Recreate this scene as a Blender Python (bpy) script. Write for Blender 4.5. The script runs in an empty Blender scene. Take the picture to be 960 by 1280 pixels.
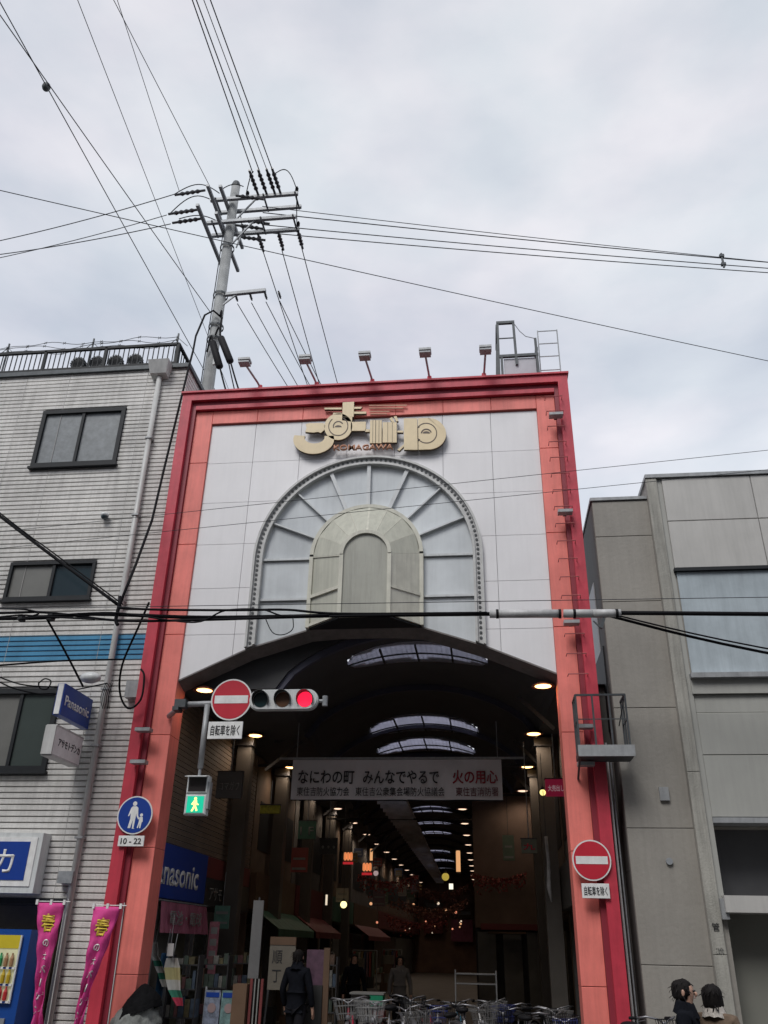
import bpy, bmesh, math, random
from math import sin, cos, pi, radians, sqrt, atan2
from mathutils import Vector, Matrix
random.seed(7)
S = bpy.context.scene
COL = S.collection

# ------------------------------------------------------------------ camera
cd = bpy.data.cameras.new('camera'); cam = bpy.data.objects.new('camera', cd); COL.objects.link(cam)
cd.sensor_fit = 'VERTICAL'; cd.sensor_height = 36.0; cd.lens = 29.4816
cd.clip_start = 0.05; cd.clip_end = 6000
R_ = Vector((0.99329044, 0.11407792, 0.01898244)); U_ = Vector((0.03545972, -0.45666902, 0.8889297)); F_ = Vector((-0.11007595, 0.88229226, 0.45765014))
cam.matrix_world = Matrix(((R_.x, U_.x, -F_.x, 0), (R_.y, U_.y, -F_.y, 0), (R_.z, U_.z, -F_.z, 1.95), (0, 0, 0, 1)))
S.camera = cam

# ------------------------------------------------------------------ sky, sun, exposure
SUN_EL, SUN_AZ = radians(50), radians(200)          # azimuth measured clockwise from +y: high, behind the photographer
W = bpy.data.worlds.new('World'); S.world = W; W.use_nodes = True
nt = W.node_tree; nt.nodes.clear()
def wn(t, **k):
    n = nt.nodes.new(t)
    for a, b in k.items(): setattr(n, a, b)
    return n
out = wn('ShaderNodeOutputWorld'); bg = wn('ShaderNodeBackground'); bg.inputs['Strength'].default_value = 0.1
sky = wn('ShaderNodeTexSky', sky_type='NISHITA', sun_disc=False); sky.sun_elevation = SUN_EL; sky.sun_rotation = SUN_AZ
tc = wn('ShaderNodeTexCoord'); mp = wn('ShaderNodeMapping'); mp.inputs['Scale'].default_value = (1, 1, 2.2)
nA = wn('ShaderNodeTexNoise'); nA.inputs['Scale'].default_value = 2.6; nA.inputs['Detail'].default_value = 7; nA.inputs['Roughness'].default_value = 0.5
nB = wn('ShaderNodeTexNoise'); nB.inputs['Scale'].default_value = 4.6; nB.inputs['Detail'].default_value = 6
rA = wn('ShaderNodeValToRGB'); e = rA.color_ramp.elements
e[0].position = 0.36; e[0].color = (4.85, 5.15, 5.7, 1); e[1].position = 0.64; e[1].color = (6.75, 6.95, 7.15, 1)
rB = wn('ShaderNodeValToRGB'); e = rB.color_ramp.elements
e[0].position = 0.38; e[0].color = (0.88, 0.91, 0.95, 1); e[1].position = 0.64; e[1].color = (1.10, 1.04, 1.06, 1)
mul = wn('ShaderNodeMix', data_type='RGBA', blend_type='MULTIPLY'); mul.inputs[0].default_value = 0.75
mx = wn('ShaderNodeMix', data_type='RGBA'); mx.inputs[0].default_value = 0.9
L = nt.links.new
L(tc.outputs['Generated'], mp.inputs[0]); L(mp.outputs[0], nA.inputs['Vector']); L(mp.outputs[0], nB.inputs['Vector'])
L(nA.outputs['Fac'], rA.inputs[0]); L(nB.outputs['Fac'], rB.inputs[0])
sx = wn('ShaderNodeSeparateXYZ'); L(tc.outputs['Generated'], sx.inputs[0]); gr = wn('ShaderNodeMapRange'); gr.inputs[1].default_value = 0.2; gr.inputs[2].default_value = 0.95; gr.inputs[3].default_value = 1.12; gr.inputs[4].default_value = 0.90; L(sx.outputs['Z'], gr.inputs[0])
vs = wn('ShaderNodeVectorMath', operation='SCALE'); L(rA.outputs[0], vs.inputs[0]); L(gr.outputs[0], vs.inputs['Scale']); L(vs.outputs[0], mul.inputs[6]); L(rB.outputs[0], mul.inputs[7])
L(sky.outputs[0], mx.inputs[6]); L(mul.outputs[2], mx.inputs[7]); L(mx.outputs[2], bg.inputs['Color']); L(bg.outputs[0], out.inputs['Surface'])
sd = bpy.data.lights.new('sun', 'SUN'); sd.energy = 1.6; sd.angle = radians(24); sd.color = (1, 0.98, 0.95)
so = bpy.data.objects.new('sun', sd); COL.objects.link(so); so.location = (0, -10, 30)
sv = Vector((sin(SUN_AZ) * cos(SUN_EL), cos(SUN_AZ) * cos(SUN_EL), sin(SUN_EL)))
so.rotation_euler = sv.to_track_quat('Z', 'Y').to_euler()
S.view_settings.view_transform = 'Standard'; S.view_settings.look = 'None'; S.view_settings.exposure = 0.42; S.view_settings.gamma = 1
S.view_settings.use_curve_mapping = False

# ------------------------------------------------------------------ materials
MC = {}
def mat(name, col, rough=0.6, var=0.12, scale=3.0, metal=0.0, bump=0.0, streak=0.0, emit=None, estr=0, bscale=40, spec=None, rnd=0.0):
    if name in MC: return MC[name]
    m = bpy.data.materials.new(name); m.use_nodes = True; n = m.node_tree.nodes; l = m.node_tree.links
    b = n['Principled BSDF']; b.inputs['Roughness'].default_value = rough; b.inputs['Metallic'].default_value = metal
    if spec is not None: b.inputs['Specular IOR Level'].default_value = spec
    t = n.new('ShaderNodeTexCoord'); g = n.new('ShaderNodeNewGeometry')
    no = n.new('ShaderNodeTexNoise'); no.inputs['Scale'].default_value = scale; no.inputs['Detail'].default_value = 6; no.inputs['Roughness'].default_value = 0.62
    l.new(g.outputs['Position'], no.inputs['Vector'])
    mr = n.new('ShaderNodeMapRange'); mr.inputs[1].default_value = 0.3; mr.inputs[2].default_value = 0.7; mr.inputs[3].default_value = 1 - var; mr.inputs[4].default_value = 1 + var * 0.6
    l.new(no.outputs['Fac'], mr.inputs[0])
    v = n.new('ShaderNodeVectorMath'); v.operation = 'SCALE'; v.inputs[0].default_value = col; l.new(mr.outputs[0], v.inputs['Scale'])
    last = v.outputs[0]
    if rnd:
        oi = n.new('ShaderNodeObjectInfo'); m3 = n.new('ShaderNodeMapRange'); m3.inputs[3].default_value = 1 - rnd; m3.inputs[4].default_value = 1 + rnd; l.new(oi.outputs['Random'], m3.inputs[0])
        v3 = n.new('ShaderNodeVectorMath'); v3.operation = 'SCALE'; l.new(last, v3.inputs[0]); l.new(m3.outputs[0], v3.inputs['Scale']); last = v3.outputs[0]
    if streak:
        ma = n.new('ShaderNodeMapping'); ma.inputs['Scale'].default_value = (5, 5, 0.35); l.new(g.outputs['Position'], ma.inputs[0])
        n2 = n.new('ShaderNodeTexNoise'); n2.inputs['Scale'].default_value = 2.2; n2.inputs['Detail'].default_value = 7; n2.inputs['Roughness'].default_value = 0.7; l.new(ma.outputs[0], n2.inputs['Vector'])
        m2 = n.new('ShaderNodeMapRange'); m2.inputs[1].default_value = 0.42; m2.inputs[2].default_value = 0.78; m2.inputs[3].default_value = 1.0; m2.inputs[4].default_value = 1 - streak; l.new(n2.outputs['Fac'], m2.inputs[0])
        v2 = n.new('ShaderNodeVectorMath'); v2.operation = 'SCALE'; l.new(last, v2.inputs[0]); l.new(m2.outputs[0], v2.inputs['Scale']); last = v2.outputs[0]
    l.new(last, b.inputs['Base Color'])
    if bump:
        nb = n.new('ShaderNodeTexNoise'); nb.inputs['Scale'].default_value = bscale; nb.inputs['Detail'].default_value = 4; l.new(g.outputs['Position'], nb.inputs['Vector'])
        bp = n.new('ShaderNodeBump'); bp.inputs['Strength'].default_value = bump; bp.inputs['Distance'].default_value = 0.02; l.new(nb.outputs['Fac'], bp.inputs['Height']); l.new(bp.outputs[0], b.inputs['Normal'])
    if emit:
        b.inputs['Emission Color'].default_value = (*emit, 1); b.inputs['Emission Strength'].default_value = estr
    MC[name] = m; return m
def srgb(r, g, b): return tuple((x / 255 / 12.92 if x <= 10 else ((x / 255 + 0.055) / 1.055) ** 2.4) for x in (r, g, b))

WHITE = mat('facade white enamel', (0.735, 0.725, 0.74), 0.45, 0.07, 0.6, streak=0.05, rnd=0.02)
SALMON = mat('salmon paint', (0.82, 0.21, 0.175), 0.55, 0.16, 1.6, streak=0.2, bump=0.15, bscale=9, rnd=0.05)
RED = mat('crimson paint', (0.52, 0.038, 0.065), 0.5, 0.22, 1.8, streak=0.25, bump=0.15, bscale=9)
REDD = mat('deep red trim', (0.25, 0.022, 0.04), 0.5, 0.12, 1.5)
SEAM = mat('joint backing', (0.42, 0.42, 0.43), 0.8)
SEAMR = mat('joint backing red', (0.28, 0.08, 0.07), 0.8)
GREYM = mat('grey painted metal', (0.33, 0.34, 0.35), 0.5, 0.2, 6, metal=0.2, streak=0.3)
GALV = mat('galvanised steel', (0.27, 0.285, 0.30), 0.5, 0.25, 12, metal=0.15)
DGALV = mat('dull dark steel', (0.07, 0.078, 0.085), 0.55, 0.3, 9, metal=0.3)
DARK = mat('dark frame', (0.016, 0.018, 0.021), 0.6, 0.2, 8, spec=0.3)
BLACK = mat('black rubber', (0.008, 0.008, 0.01), 0.7, 0.2, 8, spec=0.2)
CABLE = mat('cable sheath', (0.007, 0.007, 0.009), 0.75, 0.2, 8, spec=0.15)
WIREM = mat('bare wire', (0.04, 0.043, 0.05), 0.7, 0.1, 8, spec=0.2)
GOLD = mat('gold painted letter', (0.70, 0.565, 0.35), 0.4, 0.1, 3, streak=0.08)
COPPER = mat('copper letter', (0.52, 0.25, 0.15), 0.45, 0.1, 5)
LETSIDE = mat('letter side', (0.07, 0.045, 0.03), 0.5, 0.1, 5)
BEIGE = mat('beige canopy panel', (0.46, 0.46, 0.39), 0.45, 0.1, 2, streak=0.25)
BEIGEF = mat('beige bay frame and lit cant', (0.56, 0.55, 0.47), 0.45, 0.12, 5, streak=0.25)
FRAMEL = mat('pale mullion', (0.55, 0.57, 0.58), 0.4, 0.1, 5, streak=0.2)
BEAD = mat('arch trim grey', (0.5, 0.5, 0.49), 0.45, 0.15, 6, streak=0.25)
BEADH = mat('arch trim holes', (0.06, 0.065, 0.07), 0.6)
FROST = mat('frosted pane', (0.60, 0.63, 0.65), 0.16, 0.2, 0.7, streak=0.1, rnd=0.05)
TILE = mat('siding tile', (0.68, 0.665, 0.64), 0.6, 0.18, 1.1, streak=0.3, rnd=0.07, bump=0.3, bscale=60)
TILEBACK = mat('siding joint', (0.42, 0.41, 0.40), 0.9)
TILEBLUE = mat('siding blue band', (0.07, 0.27, 0.46), 0.5, 0.15, 2, streak=0.2)
BRICK = mat('inner wall tile', (0.17, 0.13, 0.10), 0.65, 0.2, 3, bump=0.3)
PIPE = mat('drainpipe pvc', (0.5, 0.5, 0.49), 0.45, 0.1, 4, streak=0.3)
def glassm(name, col, rough=0.06):
    m = mat(name, col, rough, 0.1, 1.0); m.node_tree.nodes['Principled BSDF'].inputs['Specular IOR Level'].default_value = 0.75; return m
GLASS = glassm('window glass', (0.03, 0.045, 0.055)); GLASSB = mat('sheet glass with painted sky', (0.42, 0.475, 0.51), 0.06, 0.3, 0.7, streak=0.2)  # second glass: reflected sky put into a pale, streaked base colour
GLASSG = glassm('greenish glass', (0.06, 0.075, 0.07), 0.12)
CURT = mat('curtain behind pane', (0.19, 0.205, 0.215), 0.35, 0.25, 8)
CURT2 = mat('grey blind pane', (0.16, 0.16, 0.15), 0.3, 0.1, 3)
GPANEL = mat('grey wall panel', (0.46, 0.45, 0.43), 0.6, 0.12, 0.8, streak=0.14, rnd=0.03)
GPANELD = mat('dark grey wall panel', (0.285, 0.268, 0.24), 0.65, 0.14, 0.7, streak=0.14, rnd=0.03, bump=0.25, bscale=14)
GPANELL = mat('light grey panel', (0.36, 0.36, 0.335), 0.5, 0.08, 0.9, streak=0.1)
PIL = mat('pilaster concrete', (0.34, 0.33, 0.295), 0.65, 0.18, 2, streak=0.45, bump=0.3)
BLUE = mat('sign blue', (0.006, 0.042, 0.27), 0.4, 0.08, 4); SWHITE = mat('sign white', (0.76, 0.76, 0.75), 0.4, 0.14, 7, streak=0.1)
SRED = mat('sign red', (0.50, 0.02, 0.04), 0.4, 0.08, 4); INK = mat('sign ink', (0.015, 0.015, 0.018), 0.5, 0.05)
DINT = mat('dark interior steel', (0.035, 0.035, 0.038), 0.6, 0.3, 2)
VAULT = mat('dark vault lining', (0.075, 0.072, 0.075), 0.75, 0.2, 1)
VAULTN = mat('navy vault rib', (0.06, 0.06, 0.09), 0.6, 0.2, 1)
def translucent(name, col):
    m = bpy.data.materials.new(name); m.use_nodes = True; n = m.node_tree.nodes; l = m.node_tree.links; n.clear()
    o = n.new('ShaderNodeOutputMaterial'); a = n.new('ShaderNodeBsdfTranslucent'); d = n.new('ShaderNodeBsdfDiffuse'); ad = n.new('ShaderNodeAddShader')
    g = n.new('ShaderNodeNewGeometry'); no = n.new('ShaderNodeTexNoise'); no.inputs['Scale'].default_value = 2.5; no.inputs['Detail'].default_value = 5; l.new(g.outputs['Position'], no.inputs['Vector'])
    mr = n.new('ShaderNodeMapRange'); mr.inputs[3].default_value = 0.7; mr.inputs[4].default_value = 1.15; l.new(no.outputs['Fac'], mr.inputs[0]); v = n.new('ShaderNodeVectorMath'); v.operation = 'SCALE'; v.inputs[0].default_value = col; l.new(mr.outputs[0], v.inputs['Scale']); l.new(v.outputs[0], a.inputs[0])
    d.inputs[0].default_value = (0.2, 0.2, 0.22, 1); l.new(a.outputs[0], ad.inputs[0]); l.new(d.outputs[0], ad.inputs[1]); l.new(ad.outputs[0], o.inputs[0]); return m
SKYL = translucent('skylight sheet', (0.60, 0.60, 0.66)); SKYL2 = translucent('far skylight sheet', (0.48, 0.48, 0.54))
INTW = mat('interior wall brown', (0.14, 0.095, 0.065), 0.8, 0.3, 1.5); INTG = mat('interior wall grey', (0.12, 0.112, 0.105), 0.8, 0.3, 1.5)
SHUT = mat('dim shutter', (0.15, 0.15, 0.14), 0.6, 0.2, 2)
FLOORM = mat('arcade paving', (0.16, 0.14, 0.12), 0.6, 0.25, 1.5, bump=0.2)
ASPH = mat('asphalt', (0.05, 0.05, 0.052), 0.9, 0.3, 2, bump=0.5); PAVE = mat('pavement slabs', (0.14, 0.135, 0.13), 0.85, 0.2, 2, bump=0.3)
PAINTW = mat('road paint', (0.7, 0.7, 0.68), 0.7, 0.2, 6)
WARM = mat('warm lamp', (0.8, 0.6, 0.3), 0.4, 0.0, emit=(1, 0.56, 0.2), estr=4.5)
WARMD = mat('dim warm lamp', (0.8, 0.6, 0.4), 0.4, 0.0, emit=(1, 0.7, 0.5), estr=1.1)
LAMPHOT = mat('lamp bulb glow', (0.9, 0.8, 0.6), 0.4, 0.0, emit=(1, 0.82, 0.5), estr=9)
YEL = mat('yellow globe', (0.9, 0.8, 0.3), 0.4, 0.0, emit=(1, 0.86, 0.3), estr=1.0)
YELD = mat('dim yellow globe', (0.6, 0.5, 0.1), 0.4, 0.0, emit=(0.8, 0.6, 0.1), estr=0.35)
REDL = mat('red signal lens lit', (0.8, 0.02, 0.05), 0.3, 0.0, emit=(1.0, 0.012, 0.05), estr=1.1)
GREENL = mat('green signal lens lit', (0.02, 0.4, 0.25), 0.3, 0.0, emit=(0.0, 0.55, 0.32), estr=0.5)
MANL = mat('walking figure lit', (0.9, 0.9, 0.3), 0.3, 0.0, emit=(0.95, 0.85, 0.25), estr=0.9)
SIGH = mat('signal housing', (0.62, 0.64, 0.64), 0.4, 0.1, 6, streak=0.25)
SKIN = mat('skin', (0.5, 0.3, 0.22), 0.55, 0.08, 10); HAIR = mat('black hair', (0.010, 0.008, 0.008), 0.75, 0.3, 30, spec=0.2)

# ------------------------------------------------------------------ mesh helpers
class MB:
    def __init__(s): s.v = []; s.f = []
    def add(s, vs, fs):
        o = len(s.v); s.v += [tuple(v) for v in vs]; s.f += [tuple(i + o for i in f) for f in fs]; return s
    def box(s, x0, x1, y0, y1, z0, z1):
        v = [(x0, y0, z0), (x1, y0, z0), (x1, y1, z0), (x0, y1, z0), (x0, y0, z1), (x1, y0, z1), (x1, y1, z1), (x0, y1, z1)]
        return s.add(v, [(3, 2, 1, 0), (4, 5, 6, 7), (0, 1, 5, 4), (1, 2, 6, 5), (2, 3, 7, 6), (3, 0, 4, 7)])
    def bevbox(s, x0, x1, y0, y1, z0, z1, b=0.01):
        # box whose front (-y) face is chamfered
        v = [(x0, y1, z0), (x1, y1, z0), (x1, y1, z1), (x0, y1, z1), (x0, y0 + b, z0), (x1, y0 + b, z0), (x1, y0 + b, z1), (x0, y0 + b, z1),
             (x0 + b, y0, z0 + b), (x1 - b, y0, z0 + b), (x1 - b, y0, z1 - b), (x0 + b, y0, z1 - b)]
        return s.add(v, [(0, 3, 2, 1), (0, 1, 5, 4), (1, 2, 6, 5), (2, 3, 7, 6), (3, 0, 4, 7), (4, 5, 9, 8), (5, 6, 10, 9), (6, 7, 11, 10), (7, 4, 8, 11), (8, 9, 10, 11)])
    def tube(s, pts, r, n=8, caps=True):
        pts = [Vector(p) for p in pts]; k = len(pts); rs = r if isinstance(r, (list, tuple)) else [r] * k
        o = len(s.v); up = None
        for i, p in enumerate(pts):
            d = (pts[min(i + 1, k - 1)] - pts[max(i - 1, 0)]).normalized()
            if up is None: up = Vector((0, 0, 1)) if abs(d.z) < 0.9 else Vector((1, 0, 0))
            a = d.cross(up).normalized(); b = a.cross(d).normalized(); up = b
            for j in range(n):
                t = 2 * pi * j / n; s.v.append(tuple(p + (a * cos(t) + b * sin(t)) * rs[i]))
        for i in range(k - 1):
            for j in range(n):
                s.f.append((o + i * n + j, o + i * n + (j + 1) % n, o + (i + 1) * n + (j + 1) % n, o + (i + 1) * n + j))
        if caps: s.f.append(tuple(o + j for j in reversed(range(n)))); s.f.append(tuple(o + (k - 1) * n + j for j in range(n)))
        return s
    def bar(s, a, b, w, h=None):
        a = Vector(a); b = Vector(b); h = h or w; d = (b - a).normalized(); up = Vector((0, 0, 1)) if abs(d.z) < 0.95 else Vector((0, 1, 0))
        x = d.cross(up).normalized() * w / 2; y = x.cross(d).normalized() * h / 2
        v = [a - x - y, a + x - y, a + x + y, a - x + y, b - x - y, b + x - y, b + x + y, b - x + y]
        return s.add(v, [(0, 1, 2, 3), (7, 6, 5, 4), (0, 4, 5, 1), (1, 5, 6, 2), (2, 6, 7, 3), (3, 7, 4, 0)])
    def prism(s, poly, y0, y1):
        # polygon in (x, z), extruded along y
        n = len(poly); v = [(x, y0, z) for x, z in poly] + [(x, y1, z) for x, z in poly]
        return s.add(v, [tuple(range(n)), tuple(reversed(range(n, 2 * n)))] + [(i, i + n, (i + 1) % n + n, (i + 1) % n) for i in range(n)])
    def ringstrip(s, outer, inner, y0, y1):
        # open strip between two (x, z) polylines, extruded along y
        n = len(outer)
        for i in range(n - 1): s.prism([outer[i], outer[i + 1], inner[i + 1], inner[i]], y0, y1)
        return s
    def disc(s, c, r, y0, y1, n=32):
        return s.prism([(c[0] + r * cos(2 * pi * i / n), c[1] + r * sin(2 * pi * i / n)) for i in range(n)], y0, y1)
    def ball(s, c, r, n=10, m=7, sc=(1, 1, 1)):
        o = len(s.v); s.v.append((c[0], c[1], c[2] + r * sc[2]))
        for i in range(1, m):
            for j in range(n):
                s.v.append((c[0] + r * sc[0] * sin(pi * i / m) * cos(2 * pi * j / n), c[1] + r * sc[1] * sin(pi * i / m) * sin(2 * pi * j / n), c[2] + r * sc[2] * cos(pi * i / m)))
        s.v.append((c[0], c[1], c[2] - r * sc[2])); e_ = len(s.v) - 1
        for j in range(n):
            s.f.append((o, o + 1 + j, o + 1 + (j + 1) % n)); s.f.append((e_, e_ - n + (j + 1) % n, e_ - n + j))
            for i in range(m - 2): a = o + 1 + i * n; s.f.append((a + j, a + n + j, a + n + (j + 1) % n, a + (j + 1) % n))
        return s
    def lathe(s, c, prof, n=16):
        # profile (r, z) round the vertical axis at c
        o = len(s.v); k = len(prof)
        for r, z in prof:
            for j in range(n): s.v.append((c[0] + r * cos(2 * pi * j / n), c[1] + r * sin(2 * pi * j / n), c[2] + z))
        for i in range(k - 1):
            for j in range(n): s.f.append((o + i * n + j, o + i * n + (j + 1) % n, o + (i + 1) * n + (j + 1) % n, o + (i + 1) * n + j))
        return s
    def mesh(s, name, m, smooth=False):
        me = bpy.data.meshes.new(name); me.from_pydata(s.v, [], s.f)
        bm = bmesh.new(); bm.from_mesh(me); bmesh.ops.recalc_face_normals(bm, faces=bm.faces); bm.to_mesh(me); bm.free()
        me.materials.append(m)
        if smooth:
            for p in me.polygons: p.use_smooth = True
        return me
    def build(s, name, m, parent=None, smooth=False, label=None, kind=None, xf=None):
        o = bpy.data.objects.new(name, s.mesh(name, m, smooth)); COL.objects.link(o)
        if xf is not None: o.matrix_local = xf
        if parent: o.parent = parent
        if label: o['label'] = label
        if kind: o['kind'] = kind
        return o
def inst(me, name, parent, loc=(0, 0, 0), rot=(0, 0, 0), scale=(1, 1, 1), kind=None):
    o = bpy.data.objects.new(name, me); COL.objects.link(o); o.location = loc; o.rotation_euler = rot; o.scale = scale
    if parent: o.parent = parent
    if kind: o['kind'] = kind
    return o
def thing(name, label, cat, loc=(0, 0, 0), rz=0, group=None):
    o = bpy.data.objects.new(name, None); COL.objects.link(o); o.location = loc; o.rotation_euler = (0, 0, rz); o.empty_display_size = 0.1
    o['label'] = label; o['category'] = cat
    if group: o['group'] = group
    return o
def tag(o, label, cat, group=None):
    o['label'] = label; o['category'] = cat
    if group: o['group'] = group
    return o
def struct(name, mb, m):
    return mb.build(name, m, kind='structure')
def copy_tree(o, parent=None):
    c = o.copy(); COL.objects.link(c); c.parent = parent
    for ch in list(o.children): copy_tree(ch, c)
    return c
def text(body, h, w=None, depth=0.004, bold=0.0, shear=0.0):
    """mesh of a line of writing in its own x (right), y (up) plane, centred; h = height of box, w = width squeezed to"""
    cu = bpy.data.curves.new('lettering', 'FONT'); cu.body = body; cu.size = 1; cu.extrude = 0; cu.offset = bold; cu.shear = shear
    cu.resolution_u = 4
    ob = bpy.data.objects.new('tmp', cu); COL.objects.link(ob); bpy.context.view_layer.update()
    me = bpy.data.meshes.new_from_object(ob.evaluated_get(bpy.context.evaluated_depsgraph_get()))
    bpy.data.objects.remove(ob); me.materials.clear()
    xs = [v.co.x for v in me.vertices]; ys = [v.co.y for v in me.vertices]
    cx, cy = (min(xs) + max(xs)) / 2, (min(ys) + max(ys)) / 2; k = h / (max(ys) - min(ys)); kx = (w / (max(xs) - min(xs))) if w else k
    for v in me.vertices: v.co = ((v.co.x - cx) * kx, (v.co.y - cy) * k, 0)
    bm = bmesh.new(); bm.from_mesh(me)
    r = bmesh.ops.extrude_face_region(bm, geom=list(bm.faces))
    for g in r['geom']:
        if isinstance(g, bmesh.types.BMVert): g.co.z += depth
    bmesh.ops.recalc_face_normals(bm, faces=bm.faces); bm.to_mesh(me); bm.free()
    return me
def put_text(body, h, m, parent, loc, w=None, face='-y', bold=0.0, depth=0.004, name='lettering', rz=None, vertical=False):
    me = text(body, h, w, depth, bold); me.name = name; me.materials.append(m)
    o = bpy.data.objects.new(name, me); COL.objects.link(o); o.parent = parent; o.location = loc
    z = {'-y': 0, '+x': pi / 2, '-x': -pi / 2, '+y': pi}[face] if rz is None else rz
    o.rotation_euler = (pi / 2, 0, z); return o
def arc(cx, cz, r, a0, a1, n):
    return [(cx + r * cos(radians(a0 + (a1 - a0) * i / n)), cz + r * sin(radians(a0 + (a1 - a0) * i / n))) for i in range(n + 1)]

# ================================================================== GROUND
struct('ground', MB().box(-400, 400, -300, 900, -0.6, -0.02), ASPH)
struct('road', MB().box(-200, 200, -1.6, 10.6, -0.02, 0.0), ASPH)
for k in range(9): struct('road_marking', MB().box(-9 + k * 1.1, -8.5 + k * 1.1, 7.0, 9.8, 0.0, 0.006), PAINTW)
struct('road_marking', MB().box(-60, 60, 4.4, 4.55, 0.0, 0.006), PAINTW)
struct('pavement', MB().box(-200, 200, 10.75, 13.7, -0.02, 0.12), PAVE)
struct('kerb', MB().box(-200, 200, 10.6, 10.75, -0.02, 0.13), PAINTW if False else GPANELL)
struct('pavement', MB().box(-200, 200, -6, -1.75, -0.02, 0.12), PAVE)
struct('kerb', MB().box(-200, 200, -1.75, -1.6, -0.02, 0.13), GPANELL)
struct('arcade_floor', MB().box(-8.6, 5.6, 13.7, 130, -0.02, 0.125), FLOORM)

# unseen blocks added behind the photographer to shade the lower walls
OM = [mat(f'shading block wall {i}', c, 0.8, 0.15, 0.6, streak=0.2) for i, c in enumerate(((0.22, 0.21, 0.2), (0.16, 0.15, 0.15), (0.26, 0.22, 0.18), (0.13, 0.14, 0.15)))]
for i, (x0, x1, h_, lab) in enumerate(((-42, -24, 14, 'grey walled block added across the street for shade, far left behind the viewer'), (-23.8, -10, 17, 'dark walled block added across the street for shade, left behind the viewer'), (-9.8, 3.5, 15, 'beige walled block added across the street for shade, directly behind the viewer'),
                                (3.7, 15, 18, 'slate walled block added across the street for shade, right behind the viewer'), (15.2, 36, 14, 'pale grey block added across the street for shade, far right behind the viewer'))):
    t = thing('unseen_shade_block', lab, 'building')
    MB().box(x0, x1, -18, -5.2, 0.12, h_).build('wall', OM[i % 4], t); MB().box(x0 - 0.1, x1 + 0.1, -18, -5.0, h_, h_ + 0.3).build('parapet', GREYM, t)
    z = 3.8
    while z < h_ - 2:
        x = x0 + 1
        while x < x1 - 2: MB().box(x, x + 1.6, -5.21, -5.14, z, z + 1.3).build('window', GLASS, t); x += 2.8
        z += 3.1

# ================================================================== ARCADE GATE
CX, CZ = -2.055, 8.30
gate = thing('arcade_gate', 'tall red framed white arcade gateway with a fan arch over the dark entrance', 'gateway', (0, 0, 0))
# outer crimson frame, inner deep red step, salmon frame in panels
fr = MB().box(-6.0, -5.80, 13.84, 14.5, 0.12, 12.07).box(1.68, 1.87, 13.84, 14.5, 0.12, 12.07).box(-5.80, 1.68, 13.84, 14.5, 11.90, 12.07)
fr.build('outer_frame', RED, gate)
MB().box(-5.80, -5.71, 13.93, 14.45, 0.12, 11.90).box(1.60, 1.68, 13.93, 14.45, 0.12, 11.90).box(-5.71, 1.60, 13.93, 14.45, 11.80, 11.90).build('inner_step', REDD, gate)
MB().box(-5.71, 1.60, 13.90, 14.45, 11.70, 11.79).build('cornice_bar', RED, gate)
MB().box(-6.03, 1.90, 13.80, 14.55, 12.07, 12.11).build('coping', RED, gate)
MB().box(-5.705, 1.595, 14.02, 14.4, 11.36, 11.70).box(-5.705, -5.37, 14.02, 14.4, 0.12, 11.36).box(1.26, 1.595, 14.02, 14.4, 0.12, 11.36).build('joint_backing', SEAMR, gate)
zs = [0.12, 1.46, 3.26, 5.06, 6.86, 8.66, 10.46, 11.69]
for i in range(7):
    a, b = zs[i] + 0.004, zs[i + 1] - 0.004
    if i == 6:
        MB().bevbox(-5.707, -5.352, 13.985, 14.3, a, b, 0.006).build('salmon_panel', SALMON, gate); MB().bevbox(1.242, 1.597, 13.985, 14.3, a, b, 0.006).build('salmon_panel', SALMON, gate)
    else:
        MB().bevbox(-5.707, -5.352, 13.985, 14.45, a, b, 0.006).build('salmon_panel', SALMON, gate); MB().bevbox(1.242, 1.597, 13.985, 14.45, a, b, 0.006).build('salmon_panel', SALMON, gate)
xs = [-5.35 + 0.95 * k for k in range(7)] + [1.24]
for i in range(7): MB().bevbox(xs[i] + 0.003, xs[i + 1] - 0.003, 13.985, 14.3, 11.385, 11.69, 0.006).build('salmon_panel', SALMON, gate)
# lower edge of the facade and outline of the arch
LOW = [(-5.36, 6.03), (-4.14, 6.60), (-3.05, 6.93), (-2.52, 6.97), (-1.57, 6.97), (-1.02, 6.93), (0.03, 6.58), (1.25, 6.06)]
def low(x):
    for (a, b), (c, d) in zip(LOW, LOW[1:]):
        if a <= x <= c: return b + (d - b) * (x - a) / (c - a)
    return 6.03
RA = 2.115
def bot(x):
    d = abs(x - CX)
    if d >= RA: return low(x)
    return CZ + sqrt(RA * RA - d * d)
def strips(x0, x1, z0, z1, fbot, y0, y1, gap=0.004):
    x0 += gap; x1 -= gap; z0 += gap; z1 -= gap
    br = sorted({x0, x1} | {x for x in [p[0] for p in LOW] + [CX - RA, CX + RA, CX - RA + 0.02, CX + RA - 0.02] if x0 < x < x1} | {x0 + (x1 - x0) * k / 16 for k in range(17)})
    mb = MB(); n = 0
    for a, b in zip(br, br[1:]):
        la, lb = fbot(a + 1e-5), fbot(b - 1e-5)
        if la >= z1 and lb >= z1: continue
        la_, lb_ = min(max(la, z0), z1), min(max(lb, z0), z1)
        poly = [(a, la_), (b, lb_), (b, z1), (a, z1)]
        o = len(mb.v); mb.add([(x, y0, z) for x, z in poly] + [(x, y1, z) for x, z in poly], [(0, 1, 2, 3), (4, 7, 6, 5), (0, 4, 5, 1), (3, 2, 6, 7)] + ([(0, 3, 7, 4)] if n == 0 else []) + ([(1, 5, 6, 2)] if b == br[-1] else [])); n += 1
    return mb if n else None
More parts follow.
